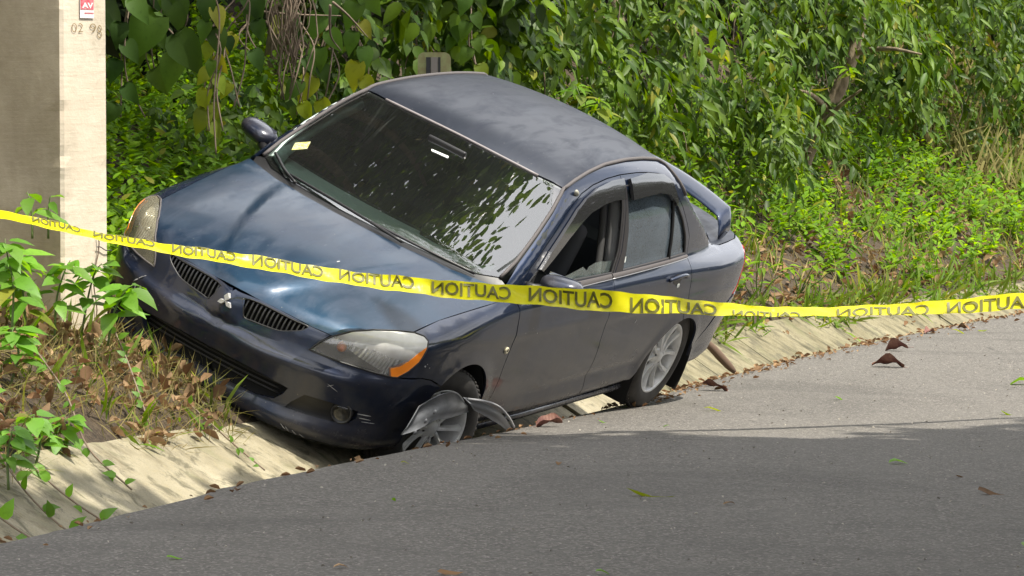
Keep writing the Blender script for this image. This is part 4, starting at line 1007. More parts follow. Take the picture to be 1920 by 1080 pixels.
# ------------------------------------------------------------------ concrete pole
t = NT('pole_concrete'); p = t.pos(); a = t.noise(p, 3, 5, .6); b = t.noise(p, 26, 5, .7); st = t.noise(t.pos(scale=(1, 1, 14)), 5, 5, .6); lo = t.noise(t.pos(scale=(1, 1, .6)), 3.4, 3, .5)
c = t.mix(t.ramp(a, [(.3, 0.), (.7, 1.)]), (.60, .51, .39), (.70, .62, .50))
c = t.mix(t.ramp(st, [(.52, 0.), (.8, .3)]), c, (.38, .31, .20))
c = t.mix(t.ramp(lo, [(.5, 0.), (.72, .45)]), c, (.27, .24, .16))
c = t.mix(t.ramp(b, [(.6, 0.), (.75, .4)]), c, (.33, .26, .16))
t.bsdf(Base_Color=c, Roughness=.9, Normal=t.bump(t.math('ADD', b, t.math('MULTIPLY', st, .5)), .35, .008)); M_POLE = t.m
t = NT('pole_concrete_shaded'); p = t.pos(); a = t.noise(p, 3, 5, .6); b = t.noise(p, 26, 5, .7); st = t.noise(t.pos(scale=(1, 1, 12)), 6, 6, .65)  # stained copy of the concrete, darkened to carry the wide face's shade
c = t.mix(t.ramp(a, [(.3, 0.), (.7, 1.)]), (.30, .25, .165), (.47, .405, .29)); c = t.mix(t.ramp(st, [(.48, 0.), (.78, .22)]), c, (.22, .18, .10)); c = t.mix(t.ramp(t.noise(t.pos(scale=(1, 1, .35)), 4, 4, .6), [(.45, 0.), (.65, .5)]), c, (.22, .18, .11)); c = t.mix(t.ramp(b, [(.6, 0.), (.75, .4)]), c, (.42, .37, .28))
t.bsdf(Base_Color=c, Roughness=.95, Normal=t.bump(t.math('ADD', b, t.math('MULTIPLY', st, .4)), .4, .01)); M_POLESH = t.m
ux = Vector((.5, .866, 0)); uy = Vector((-.866, .5, 0))          # narrow face runs along ux, wide face along uy
P0 = Vector((-1.992, 16.55, 0)); NW, WW = .341, .62
def pole():
    V = []; F = []; zs = np.concatenate([np.arange(.1, 2.4, .05), np.arange(2.6, 7.6, .5)]); cs = .014
    for z in zs:
        ring = [(cs, 0), (NW-cs, 0), (NW, cs), (NW, WW-cs), (NW-cs, WW), (cs, WW), (0, WW-cs), (0, cs)]
        pts = []
        for k in range(8):
            a = np.array(ring[k]); b = np.array(ring[(k+1) % 8]); nseg = 6 if np.linalg.norm(b-a) > .1 else 1
            pts += [a+(b-a)*i/nseg for i in range(nseg)]
        for (a, b) in pts:
            edge = 1 if (a < .03 or a > NW-.03) and (b < .03 or b > WW-.03) else .25
            j = .006*edge*noise.noise((a*9, b*9, z*16)); tw = 1-.008*(z-1)
            q = P0+ux*(NW/2+(a-NW/2)*tw+j)+uy*(b*tw+j); V.append((q.x, q.y, z))
        n = len(pts)
    for i in range(len(zs)-1):
        for k in range(n): F.append((i*n+k, i*n+(k+1) % n, (i+1)*n+(k+1) % n, (i+1)*n+k))
    F += [tuple((len(zs)-1)*n+k for k in range(n))]
    return V, F
pole_ob = empty('utility_pole', tuple(P0), 'square pale concrete pole at the left with a red label, one face sunlit', 'pole')
V, F = pole(); V = [(a-P0.x, b-P0.y, c_) for a, b, c_ in V]
_me = mesh('pole_shaft', V, F, M_POLE, False); _me.materials.append(M_POLESH)
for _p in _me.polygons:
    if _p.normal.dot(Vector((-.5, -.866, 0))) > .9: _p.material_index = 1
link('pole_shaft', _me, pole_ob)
nf = Vector((.866, -.5, 0))                                       # outward normal of the sunlit face
def face_pt(s, z, off=.004): return (ux*(.0+s*NW)+nf*off+Vector((0, 0, z)))
M_LR = NT('label_red'); pz = M_LR.coord('Object'); M_LR.bsdf(Base_Color=M_LR.ramp(M_LR.noise(pz, 40, 3), [(.35, (.62, .07, .10)), (.7, (.78, .28, .30))]), Roughness=.5); M_LR = M_LR.m
M_LW = plain('label_white', (.82, .76, .74), .5)
def face_quad(name, s0, s1, z0, z1, off, mat): return link(name, mesh(name, [face_pt(s0, z0, off), face_pt(s1, z0, off), face_pt(s1, z1, off), face_pt(s0, z1, off)], [(0, 1, 2, 3)], mat, False), pole_ob)
zt = 2.092
lab = face_quad('label', .375, .68, zt-.078, zt+.06, .006, M_LW)
def text_mesh(body, bold=.0, name='text'):
    cu = bpy.data.curves.new(name, 'FONT'); cu.body = body; cu.size = 1.; cu.offset = bold; cu.resolution_u = 3
    ob = bpy.data.objects.new(name, cu); COL.objects.link(ob); dg = bpy.context.evaluated_depsgraph_get(); dg.update()
    me = ob.evaluated_get(dg).to_mesh(); V = np.array([v.co[:] for v in me.vertices]); F = [tuple(p_.vertices) for p_ in me.polygons]
    ob.evaluated_get(dg).to_mesh_clear(); bpy.data.objects.remove(ob); bpy.data.curves.remove(cu)
    V[:, 0] -= V[:, 0].min(); V[:, 0] /= V[:, 0].max(); V[:, 1] -= V[:, 1].min(); V[:, 1] /= V[:, 1].max(); return V, F
def face_text(body, s0, s1, z0, z1, off, mat, bold=.02, mirror=False, par=None):
    V, F = text_mesh(body, bold)
    if mirror: V[:, 0] = 1-V[:, 0]
    return link('lettering', mesh('lettering', [face_pt(s0+(s1-s0)*v[0], z0+(z1-z0)*v[1], off) for v in V], F, mat, False), par or pole_ob)
face_quad('label_field', .385, .67, zt-.040, zt+.055, .0075, M_LR)
face_text('AV', .41, .655, zt-.034, zt-.009, .009, M_LW, .04)
face_quad('label_stripe', .47, .67, zt-.058, zt-.053, .0075, M_LR)
M_ETCH = plain('etched_number', (.22, .15, .06), .9)
face_text('02', .20, .45, zt-.142, zt-.102, .0045, M_ETCH, -.02)
face_text('9', .60, .73, zt-.142, zt-.102, .0045, M_ETCH, -.02)
face_text('8', .76, .86, zt-.165, zt-.108, .0045, M_ETCH, -.02)
P = [face_pt(.62+.05*math.sin(i*.9)+.008*i, .62+.043*i, .012) for i in range(11)]; V, F = tube_geo(P, .003, 5); link('wire', mesh('wire', V, F, plain('rusty_wire', (.13, .09, .06), .8)), pole_ob)
P = [face_pt(.70+.04*i, .99-.003*i+.004*math.sin(i), .012) for i in range(9)]; V, F = tube_geo(P, .0025, 5); link('wire', mesh('wire', V, F, M_RUB), pole_ob)

# ------------------------------------------------------------------ caution tape
TAPE = [
(-0.0312,(-2.3399,16.0550,1.1977),(-2.3282,15.9731,1.1682)),
(0.0000,(-2.2056,16.0780,1.1740),(-2.1947,15.9970,1.1423)),
(0.0521,(-1.9808,16.1160,1.1337),(-1.9713,16.0371,1.0974)),
(0.0641,(-1.9292,16.1265,1.1079),(-1.9196,16.0446,1.0787)),
(0.1078,(-1.7393,16.1588,1.0675),(-1.7308,16.0779,1.0361)),
(0.1667,(-1.4844,16.2238,1.0232),(-1.4777,16.1476,0.9824)),
(0.2484,(-1.1322,16.3938,0.9694),(-1.1279,16.3280,0.9138)),
(0.3333,(-0.7586,16.5755,0.8927),(-0.7557,16.5102,0.8367)),
(0.4479,(-0.2404,16.8076,0.8311),(-0.2399,16.7692,0.7538)),
(0.5089,(0.0412,16.9501,0.8069),(0.0412,16.9188,0.7261)),
(0.5974,(0.4622,17.2788,0.7651),(0.4624,17.2788,0.6636)),
(0.6562,(0.7523,17.5285,0.7217),(0.7507,17.4868,0.6463)),
(0.7151,(1.0501,17.7706,0.6753),(1.0463,17.7025,0.6234)),
(0.7500,(1.2301,17.9097,0.6546),(1.2251,17.8347,0.6129)),
(0.7880,(1.4290,18.0590,0.6409),(1.4230,17.9812,0.6041)),
(0.8448,(1.7313,18.2772,0.6387),(1.7247,18.2045,0.5933)),
(0.8896,(1.9744,18.4482,0.6422),(1.9677,18.3819,0.5880)),
(0.9297,(2.1951,18.5966,0.6498),(2.1895,18.5454,0.5809)),
(1.0000,(2.5900,18.8584,0.6731),(2.5868,18.8305,0.5909)),
(1.0365,(2.7994,18.9992,0.6873),(2.7963,18.9732,0.6044)),
]
TU = np.array([q[0] for q in TAPE]); TT = np.array([q[1] for q in TAPE]); TB = np.array([q[2] for q in TAPE])
# carry the tape on to where it is tied, outside the picture
TU = np.r_[-.6, TU, 2.2]; TT = np.vstack([TT[0]+(TT[0]-TT[2])*5, TT, TT[-1]+(TT[-1]-TT[-3])*9]); TB = np.vstack([TB[0]+(TB[0]-TB[2])*5, TB, TB[-1]+(TB[-1]-TB[-3])*9])
_du = np.linspace(-.6, 2.2, 2801)
def _sm(A): 
    B = np.stack([np.interp(_du, TU, A[:, k]) for k in range(3)], 1); kk = np.ones(31)/31
    for _ in range(2): B = np.stack([np.convolve(np.pad(B[:, k], 15, mode='edge'), kk, 'valid') for k in range(3)], 1)
    return B
TTs, TBs = _sm(TT), _sm(TB)
def tape_pt(u, v, off=0.):
    a = np.array([np.interp(u, _du, TTs[:, k]) for k in range(3)]); b = np.array([np.interp(u, _du, TBs[:, k]) for k in range(3)])
    p_ = b+(a-b)*v; p_[1] += .008*math.sin(v*math.pi)*(1+.8*math.sin(u*37))+.004*math.sin(u*160+v*5)+.0025*math.sin(u*430+v*9)+.010*math.exp(-((u-.745)/.03)**2)*math.sin(u*300+v*4); p_[2] += .0022*math.sin(u*97+v*1.5)+.0015*math.sin(u*231)
    if off:
        e = np.array([np.interp(u+.004, _du, TTs[:, k])-np.interp(u-.004, _du, TTs[:, k]) for k in range(3)]); nn_ = np.cross(a-b, e); nn_ /= np.linalg.norm(nn_); nn_ *= -np.sign(nn_[1]); p_ = p_+nn_*off
    return p_
t = NT('tape_yellow'); p = t.coord('Object'); a = t.noise(p, 9, 3, .5)
pr = t.n('ShaderNodeBsdfPrincipled'); pr.inputs['Base Color'].default_value = (.80, .74, .01, 1); pr.inputs['Roughness'].default_value = .42
crz = t.noise(t.pos(scale=(14, 3, 3)), 7, 4, .6); t.l(t.bump(crz, .18, .006), pr.inputs['Normal']); pr.inputs['Roughness'].default_value = .28
t.l(t.ramp(a, [(.3, (.90, .80, .008)), (.7, (.93, .90, .02))]), pr.inputs['Base Color'])
tl_ = t.n('ShaderNodeBsdfTranslucent'); tl_.inputs[0].default_value = (.95, .90, .02, 1); mx = t.n('ShaderNodeMixShader'); mx.inputs[0].default_value = .45
t.l(pr.outputs[0], mx.inputs[1]); t.l(tl_.outputs[0], mx.inputs[2]); t.l(mx.outputs[0], t.out.inputs[0]); M_TAPE = t.m
M_INK = plain('tape_ink', (.11, .105, .008), .5)
V = []; F = []; us = np.concatenate([np.linspace(-.6, -.05, 8), np.arange(-.04, 1.05, .005), np.linspace(1.07, 2.2, 16)]); NVv = 6
for u in us:
    for k in range(NVv): V.append(tape_pt(u, k/(NVv-1)))
for i in range(len(us)-1):
    for k in range(NVv-1): F.append((i*NVv+k, i*NVv+k+1, (i+1)*NVv+k+1, (i+1)*NVv+k))
tape = link('caution_tape', mesh('caution_tape', V, F, M_TAPE)); tag(tape, 'yellow plastic tape reading CAUTION backwards, strung across in front of the car', 'tape')
TV, TF = text_mesh('CAUTION', .022)
W = [(322,441,.20,1.0),(472,605,.18,.98),(635,775,.20,.98),(808,957,.14,.88),(990,1147,.14,.88),(1180,1343,-.02,.80),(1373,1500,-.45,.42),(1568,1742,-.10,.72),(1775,1945,.02,.80),(175,290,.3,1.0),(60,150,.3,1.0),(1985,2160,.1,.85)]
for a, b, v0, v1 in W:
    P = []
    for x, y, _ in TV:
        u = (b-(b-a)*x)/1920.; v = min(.985, max(.015, v0+(v1-v0)*y)); P.append(tape_pt(u, v, .004))
    link('lettering', mesh('lettering', P, TF, M_INK, False), tape)

# ------------------------------------------------------------------ back of a roadside marker behind the car
sg = empty('marker_post', (-.447, 21.5, bank_z(-.447, 21.5)), 'weathered greenish marker plate on a post, seen from behind above the car roof', 'sign')
bz0 = sg.location.z
t = NT('old_sign_paint'); p = t.coord('Object'); a = t.noise(p, 14, 5, .65)
t.bsdf(Base_Color=t.mix(t.ramp(a, [(.35, 0.), (.7, 1.)]), (.34, .38, .17), (.24, .17, .08)), Roughness=.75); M_SIGN = t.m
def rrect(x0, x1, z0, z1, r, n=5):
    P = []
    for cx, cz, a0 in ((x1-r, z1-r, 0), (x0+r, z1-r, 90)):
        for k in range(n+1): a = math.radians(a0+90*k/n); P.append((cx+r*math.cos(a), cz+r*math.sin(a)))
    P += [(x0, z0), (x1, z0)]; return P
ol = rrect(-.095, .095, .95-bz0+.3, 1.913-bz0, .038); V = [(x, 0, z) for x, z in ol]+[(x, .008, z) for x, z in ol]; n = len(ol)
link('plate', mesh('plate', V, [tuple(range(n)), tuple(range(2*n-1, n-1, -1))]+[(i, (i+1) % n, n+(i+1) % n, n+i) for i in range(n)], M_SIGN, False), sg)
for x0, x1, mt in ((-.047, -.020, M_BLK), (-.018, .020, plain('galvanised', (.25, .22, .20), .5, .4)), (.022, .036, M_BLK)):
    V, F = box_geo((x0, -.014 if mt is not M_BLK else -.006, 1.0-bz0), (x1, -.002, 1.885-bz0)); link('post_strip', mesh('post_strip', V, F, mt, False), sg)
V, F = box_geo((-.018, -.03, -.1), (.020, -.0145, 1.2-bz0)); link('post', mesh('post', V, F, plain('post_galvanised', (.25, .22, .20), .5, .4), False), sg)

# stick lying across the gutter, right of the car
V, F = tube_geo(catmull([(1.13, 22.2, .215), (1.19, 22.2, .165), (1.25, 22.2, .10), (1.33, 22.2, .015)], 4), [.02, .021, .023, .024, .025, .026, .026, .027, .026, .025, .024, .02, .012], 8)
st_ = link('stick', mesh('stick', V, F, plain('stick_bark', (.11, .07, .045), .9))); tag(st_, 'thick brown stick lying down the gutter slab behind the rear wheel', 'stick')
# ------------------------------------------------------------------ foliage
def leaf_mat(name, c1, c2, c3, rough=.42, trans=.38, yel=.04, spec=.5):
    t = NT(name); g = t.n('ShaderNodeNewGeometry'); oi = t.n('ShaderNodeObjectInfo')
    r = t.math('FRACT', t.math('ADD', g.outputs['Random Per Island'], oi.outputs['Random']))
    r2 = t.math('FRACT', t.math('MULTIPLY', r, 7.31)); r3 = t.math('FRACT', t.math('MULTIPLY', r, 23.7))
    big = t.noise(t.pos(), 1.3, 3, .5)
    c = t.mix(r, c1, c2); c = t.mix(t.math('MULTIPLY', t.ramp(big, [(.4, 0.), (.65, 1.)]), .7), c, c3)
    c = t.mix(t.math('LESS_THAN', r2, yel), c, (.24, .25, .03))
    c = t.hsv(c, 0.5, 1., t.math('ADD', .72, t.math('MULTIPLY', r3, .6)))
    ns = t.noise(t.pos(), 40, 3, .6); c = t.mix(t.ramp(ns, [(.55, 0.), (.8, .35)]), c, (.02, .03, .008))
    b = t.n('ShaderNodeBsdfPrincipled'); t.l(c, b.inputs['Base Color']); b.inputs['Roughness'].default_value = rough; b.inputs['Specular IOR Level'].default_value = spec
    tr = t.n('ShaderNodeBsdfTranslucent'); t.l(t.hsv(c, .485, 1.1, 1.7), tr.inputs[0])
    m = t.n('ShaderNodeMixShader'); m.inputs[0].default_value = trans; t.l(b.outputs[0], m.inputs[1]); t.l(tr.outputs[0], m.inputs[2]); t.l(m.outputs[0], t.out.inputs[0]); return t.m
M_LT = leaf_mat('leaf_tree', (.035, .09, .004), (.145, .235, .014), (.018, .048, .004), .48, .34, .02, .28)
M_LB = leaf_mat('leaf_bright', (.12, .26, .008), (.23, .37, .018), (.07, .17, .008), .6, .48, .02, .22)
M_LD = leaf_mat('leaf_dark', (.007, .014, .003), (.015, .028, .004), (.016, .015, .007), .7, .25, .0, .12)  # leaf colour darkened so gaps in the wood read as deep shade
M_LV = leaf_mat('leaf_vine', (.035, .085, .016), (.07, .14, .022), (.08, .13, .016), .55, .45, .03, .3)
M_LY = leaf_mat('leaf_yellowing', (.17, .23, .02), (.24, .26, .03), (.12, .19, .018), .55, .45, .03, .3)
M_LH = leaf_mat('leaf_herb', (.10, .25, .02), (.18, .36, .04), (.12, .27, .03), .5, .45, .02)
M_GR = leaf_mat('grass_blades', (.06, .14, .010), (.14, .23, .018), (.14, .18, .03), .6, .4, .10, .25)
M_LI = leaf_mat('dry_litter', (.20, .115, .055), (.36, .25, .14), (.13, .07, .035), .8, .15, .0, .2)
M_DG = leaf_mat('dry_grass', (.30, .23, .11), (.22, .19, .07), (.15, .17, .04), .8, .3, .0, .2)
t = NT('bark'); p = t.pos(scale=(1, 1, .35)); a = t.noise(p, 14, 5, .65)
t.bsdf(Base_Color=t.mix(t.ramp(a, [(.35, 0.), (.7, 1.)]), (.12, .09, .055), (.34, .27, .18)), Roughness=.92, Normal=t.bump(a, .8, .02)); M_BARK = t.m
M_ROOT = plain('vine_stem', (.20, .15, .105), .85); M_STEMG = plain('green_stem', (.10, .15, .04), .6)

def template(st, fold=.18, droop=.18):
    """leaf along +x, unit length, width profile st=[(x, halfwidth)], first and last with zero width"""
    V = [(st[0][0], 0, 0)]; F = []
    for x, w_ in st[1:-1]: V += [(x, w_, fold*w_*1.5-droop*x*x), (x, 0, -droop*x*x), (x, -w_, fold*w_*1.5-droop*x*x)]
    V.append((st[-1][0], 0, -droop)); n = len(st)-2; e = len(V)-1
    F += [(0, 2, 1), (0, 3, 2)]
    for i in range(n-1):
        a = 1+3*i; F += [(a, a+1, a+4), (a, a+4, a+3), (a+1, a+2, a+5), (a+1, a+5, a+4)]
    a = 1+3*(n-1); F += [(a, a+1, e), (a+1, a+2, e)]
    return np.array(V, float), np.array(F)
T_LAN = template([(0, 0), (.22, .13), (.52, .155), (.80, .075), (1, 0)], .22, .22)
T_BRO = template([(0, 0), (.12, .22), (.38, .30), (.68, .20), (.88, .07), (1, 0)], .12, .20)
T_HEA = template([(0, 0), (-.09, .24), (.08, .36), (.30, .385), (.52, .30), (.74, .17), (.90, .06), (1, 0)], .16, .30)
T_SML = template([(0, 0), (.45, .20), (1, 0)], .2, .15)
T_GRA = template([(0, 0), (.35, .026), (.7, .02), (1, 0)], .1, .45)
T_LIT = template([(0, 0), (.2, .22), (.55, .30), (.85, .14), (1, 0)], .7, -.25)
def frames(d, up):
    d = d/(np.linalg.norm(d, axis=1, keepdims=True)+1e-9); s = np.cross(up, d); s /= np.linalg.norm(s, axis=1, keepdims=True)+1e-9; n = np.cross(d, s); return d, s, n
def batch(T, pos, d, up, L, W=1.):
    V0, F0 = T; d, s, n = frames(d, up); N = len(pos); L = np.broadcast_to(L, (N,)); W = np.broadcast_to(W, (N,))
    V = pos[:, None]+(d[:, None]*V0[None, :, :1]+s[:, None]*V0[None, :, 1:2]*W[:, None, None]+n[:, None]*V0[None, :, 2:])*L[:, None, None]
    F = F0[None]+(np.arange(N)*len(V0))[:, None, None]
    return V.reshape(-1, 3), F.reshape(-1, 3)
def joinb(bs_):
    Vs, Fs, o_ = [], [], 0
    for v, f in bs_: Vs.append(v); Fs.append(f+o_); o_ += len(v)
    return np.vstack(Vs), np.vstack(Fs)
def leaf_me(name, T, mat, curl=0., seed=0):
    V, F = T; V = V.copy(); r = np.random.default_rng(seed); V[:, 2] += curl*(V[:, 0]**2)*r.uniform(.5, 1.2)+.06*np.sin(V[:, 0]*5+seed)*V[:, 1]; return mesh_np(name, V, F, mat)
def place_leaf(me, pos, d, up, L, parent, W=1., name='leaf'):
    d = Vector(d).normalized(); s = Vector(up).cross(d); s = s.normalized() if s.length > 1e-5 else Vector((1, 0, 0)); n = d.cross(s)
    ob = bpy.data.objects.new(name, me); COL.objects.link(ob); ob.parent = parent
    M = Matrix((d*L, s*L*W, n*L)).transposed().to_4x4(); M.translation = Vector(pos)-(parent.location if parent else Vector()); ob.matrix_local = M; return ob
R = rng
ns2 = lambda a_, b_, s_, k_: np.array([noise.noise((q*s_, w_*s_, k_)) for q, w_ in zip(a_, b_)])
def unit(n): v = R.normal(size=(n, 3)); return v/np.linalg.norm(v, axis=1, keepdims=True)

# --- sprays: a drooping twig with leaves on both sides
def sprays(base, out, n_leaf, Ltw, Lleaf, droop=1., spread=.8, jl=.42):
    """base (N,3), out (N,3) outward directions; returns leaf pos, dir, up, length"""
    N = len(base); k = np.arange(n_leaf); tt = (k+.6)/n_leaf
    side = np.where(k % 2, 1., -1.)
    o_ = out/np.linalg.norm(out, axis=1, keepdims=True)
    lat = np.cross(o_, np.array([0, 0, 1.])); lat /= np.linalg.norm(lat, axis=1, keepdims=True)+1e-9
    Ltw = np.broadcast_to(Ltw, (N,))
    P = base[:, None]+o_[:, None]*(Ltw[:, None, None]*tt[None, :, None])+np.array([0, 0, -1.])*(Ltw[:, None, None]*droop*tt[None, :, None]**1.6)
    tw = o_[:, None]+np.array([0, 0, -1.])*(1.6*droop*tt[None, :, None]**.6)
    D = tw*.7+lat[:, None]*side[None, :, None]*spread+np.array([0, 0, -.45])+R.normal(size=(N, n_leaf, 3))*.42+R.normal(size=(N, 1, 3))*.3
    U = o_[:, None]*.8+np.array([0, 0, .75])+R.normal(size=(N, n_leaf, 3))*.50
    L = Lleaf*(1-.35*tt[None, :])*R.uniform(1-jl, 1+jl, size=(N, n_leaf))
    return P.reshape(-1, 3), D.reshape(-1, 3), U.reshape(-1, 3), L.ravel()

OUTW = np.array([.5, -.85, .15])
LEAF_T = [leaf_me('leaf', T_LAN, M_LT, -.08*k, k) for k in range(4)]
def wall_pt(y, n, z): x_, y_ = edge_pt(y, n); return np.array([x_, y_, z])
def tree(label, y0, half, n0, z0, z1, Ll, nsp, trunk_pts, tr=.07, seed=0, T=T_LAN, mat=None, meshes=None, nind=130, name='tree', dens=1., clear=None, group='trees crowding the top of the bank', leafn=9):
    bx_, by_ = edge_pt(y0, n0+.6); gz = bank_z(bx_, by_)
    root = empty(name, (bx_, by_, gz), label, 'tree', group); rt = np.array([bx_, by_, gz])
    N = int(nsp*dens); a = R.uniform(-1, 1, N); hgt = R.uniform(0, 1, N)
    yy = y0+a*half; zz = z0+(z1-z0)*hgt**.85
    bul = .55*np.array([noise.noise((q*1.1+seed, z_*1.3, seed)) for q, z_ in zip(yy, zz)])+.28*np.array([noise.noise((q*3.1, z_*3.1, seed+4)) for q, z_ in zip(yy, zz)])
    nv = n0+.35*(1-a*a)**0*0-.35*np.sqrt(np.clip(1-a*a, 0, 1))-bul-.35*np.sin(hgt*2.2)+np.where(R.random(N) < .30, R.uniform(0, .8, N), 0)
    gap = np.array([noise.noise((q*1.9+seed*3, z_*2.3, seed+9)) for q, z_ in zip(yy, zz)])+.5*np.array([noise.noise((q*4.7, z_*4.9, seed+2)) for q, z_ in zip(yy, zz)]); nv = nv-.45*np.clip(gap, -.2, 1)
    edgecut = (a*a+((hgt-.5)*1.6)**4 < 1.15+R.uniform(-.3, .1, N)) & (gap > .09+R.normal(size=N)*.05)
    if clear is not None:
        bp = np.stack([wall_pt(q, n_, z_) for q, n_, z_ in zip(yy, nv, zz)]); (xa, za), (xb, zb_), rad_ = clear; xt = np.interp(bp[:, 2], [za, zb_], [xa, xb]); edgecut &= ~((np.abs(bp[:, 0]+.078*(30-bp[:, 1])-xt) < rad_) & (bp[:, 2] > za-.2) & (bp[:, 2] < zb_+.15))   # open space on the road side of the trunk
    yy, zz, nv = yy[edgecut], zz[edgecut], nv[edgecut]; N = len(yy)
    base = np.stack([wall_pt(q, n_, z_) for q, n_, z_ in zip(yy, nv, zz)])
    out = OUTW+R.normal(size=(N, 3))*.38
    P, D, U, L = sprays(base, out, leafn, R.uniform(.22, .5, N), Ll)
    V, F = batch(T, P, D, U, L, R.uniform(.7, 1.2, len(P)))
    V -= rt
    # nearest leaves become parts of their own
    near = np.argsort(P[:, 1]*.9-P[:, 0]*.44+R.normal(size=len(P))*.3)
    vis = [i for i in near if P[i][2] < 2.6][:nind]; keep = np.ones(len(P), bool); keep[vis] = False
    Fk = F.reshape(len(P), -1, 3)[keep].reshape(-1, 3)
    cr = link('crown', mesh_np('crown', V, Fk, mat or M_LT), root); cr['kind'] = 'stuff'
    ms = meshes or LEAF_T
    for i in vis: place_leaf(ms[i % len(ms)], P[i], D[i], U[i], float(L[i]), root, R.uniform(.75, 1.15))
    # trunk and limbs
    if trunk_pts is None: trunk_pts = [rt+(0, 0, -.15), rt+(.08, .05, .6), rt+(-.05, .1, 1.5), rt+(.1, .15, z1-gz+.6)]
    tp = catmull(np.array(trunk_pts)-rt, 6); V, F = tube_geo(tp, np.linspace(tr, tr*.5, len(tp)), 10)
    V = [tuple(np.array(v)*1+np.array(noise.noise_vector(Vector(v)*9))*.012) for v in V]
    link('trunk', mesh('trunk', V, F, M_BARK), root)
    for k in range(5):
        i = int(len(tp)*(.35+.12*k)); i = min(i, len(tp)-2); q = tp[i]; dd = np.array([R.uniform(-.6, .7), -.7+R.uniform(-.2, .2), R.uniform(.0, .6)])
        pts = catmull([q, q+dd*.4, q+dd*.8+(0, 0, -.08)], 4); V, F = tube_geo(pts, np.linspace(tr*.35, .008, len(pts)), 6); link('branch', mesh('branch', V, F, M_BARK), root)
    for k in range(9):                                            # dry hanging stems between the leaves
        q = wall_pt(y0+R.uniform(-.9, .9)*half, n0-.45+R.uniform(-.2, .3), R.uniform(z0+.7, min(z1, 2.9)))-rt; ln = R.uniform(.5, 1.2); ph = R.uniform(0, 6)
        pts = [q+np.array([.07*math.sin(ph+f*5)+.1*f*math.sin(ph), -.05*f, -ln*f]) for f in np.linspace(0, 1, 8)]; V, F = tube_geo(pts, np.linspace(.007, .003, 8), 5); link('stem', mesh('stem', V, F, M_ROOT), root)
    return root

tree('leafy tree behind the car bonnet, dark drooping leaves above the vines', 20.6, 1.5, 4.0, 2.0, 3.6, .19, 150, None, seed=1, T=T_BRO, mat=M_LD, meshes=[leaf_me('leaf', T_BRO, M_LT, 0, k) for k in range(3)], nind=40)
tree('broad-leaved tree over the windscreen and marker plate', 23.0, 1.5, 2.75, 1.15, 3.2, .17, 560, None, seed=2, T=T_BRO, meshes=[leaf_me('leaf', T_BRO, M_LT, -.05, 5+k) for k in range(3)])
tree('tree with long hanging leaves behind the middle of the car roof', 25.4, 1.6, 2.55, .95, 3.2, .17, 760, None, seed=3)
tree('tree with paler leaves just behind the rear end of the roof', 28.0, 1.7, 2.55, .85, 3.3, .15, 950, None, seed=4)
tp_ = [(2.05, 30.0, .45), (2.21, 30., .71), (2.27, 30., .93), (2.40, 30., 1.27), (2.50, 30., 1.48), (2.74, 30., 2.0), (2.9, 30.2, 2.9), (3.1, 30.4, 4.2)]
tree('leaning tree with its pale trunk bare near the foot, right of the car', 31.0, 1.9, 2.75, 1.25, 3.6, .19, 620, tp_, tr=.085, seed=5, clear=((2.27, .93), (2.62, 1.8), .27))
tree('tree right of the leaning trunk, leaves reaching low on the bank', 34.4, 2.3, 2.75, .95, 3.8, .16, 980, None, seed=6)
tree('greyish leafed tree at the right edge of the picture', 38.6, 2.6, 3.0, 1.7, 4.0, .19, 520, None, seed=7, mat=M_LT)
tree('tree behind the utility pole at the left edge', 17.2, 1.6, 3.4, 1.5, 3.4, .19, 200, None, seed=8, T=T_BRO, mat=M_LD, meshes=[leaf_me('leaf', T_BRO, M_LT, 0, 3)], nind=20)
# bright young shoots in front of the dark crowns
N = 3600; yy = R.uniform(20, 40, N); nv = R.uniform(2.0, 2.9, N); zz_ = R.uniform(1.0, 3.0, N); ok_ = ns2(yy, zz_, 1.1, 21.) > .02; yy, nv, zz_ = yy[ok_], nv[ok_], zz_[ok_]; N = len(yy)
base = np.stack([wall_pt(a_, b_, c_) for a_, b_, c_ in zip(yy, nv, zz_)]); P, D, U, L = sprays(base, OUTW+R.normal(size=(N, 3))*.5, 12, R.uniform(.2, .4, N), .085, 1.3, 1.1)
V, F = batch(T_BRO, P, D, U, L, R.uniform(.7, 1.1, len(P))); cl_ = link('climber', mesh_np('climber', V, F, M_LT)); tag(cl_, 'small-leaved bright climber growing through the tree wall', 'climber', kind='stuff')
# --- depth of the wood: dark foliage filling behind, one mass
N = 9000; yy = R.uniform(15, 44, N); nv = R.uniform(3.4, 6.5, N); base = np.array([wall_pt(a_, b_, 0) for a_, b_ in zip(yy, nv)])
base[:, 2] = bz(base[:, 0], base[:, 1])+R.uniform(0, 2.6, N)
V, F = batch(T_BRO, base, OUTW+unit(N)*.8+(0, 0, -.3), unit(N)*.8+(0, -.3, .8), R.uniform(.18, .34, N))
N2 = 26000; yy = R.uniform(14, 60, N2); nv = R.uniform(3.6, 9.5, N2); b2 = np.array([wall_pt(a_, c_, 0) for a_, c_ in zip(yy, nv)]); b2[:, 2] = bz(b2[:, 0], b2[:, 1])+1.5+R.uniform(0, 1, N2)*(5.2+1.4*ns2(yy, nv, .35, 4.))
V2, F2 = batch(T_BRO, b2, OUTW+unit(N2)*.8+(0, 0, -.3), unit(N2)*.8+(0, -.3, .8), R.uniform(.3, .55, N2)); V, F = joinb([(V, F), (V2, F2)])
wd = link('wood', mesh_np('wood', V, F, M_LD)); tag(wd, 'dark mass of leaves deep in the wood above the bank', 'foliage', kind='stuff')

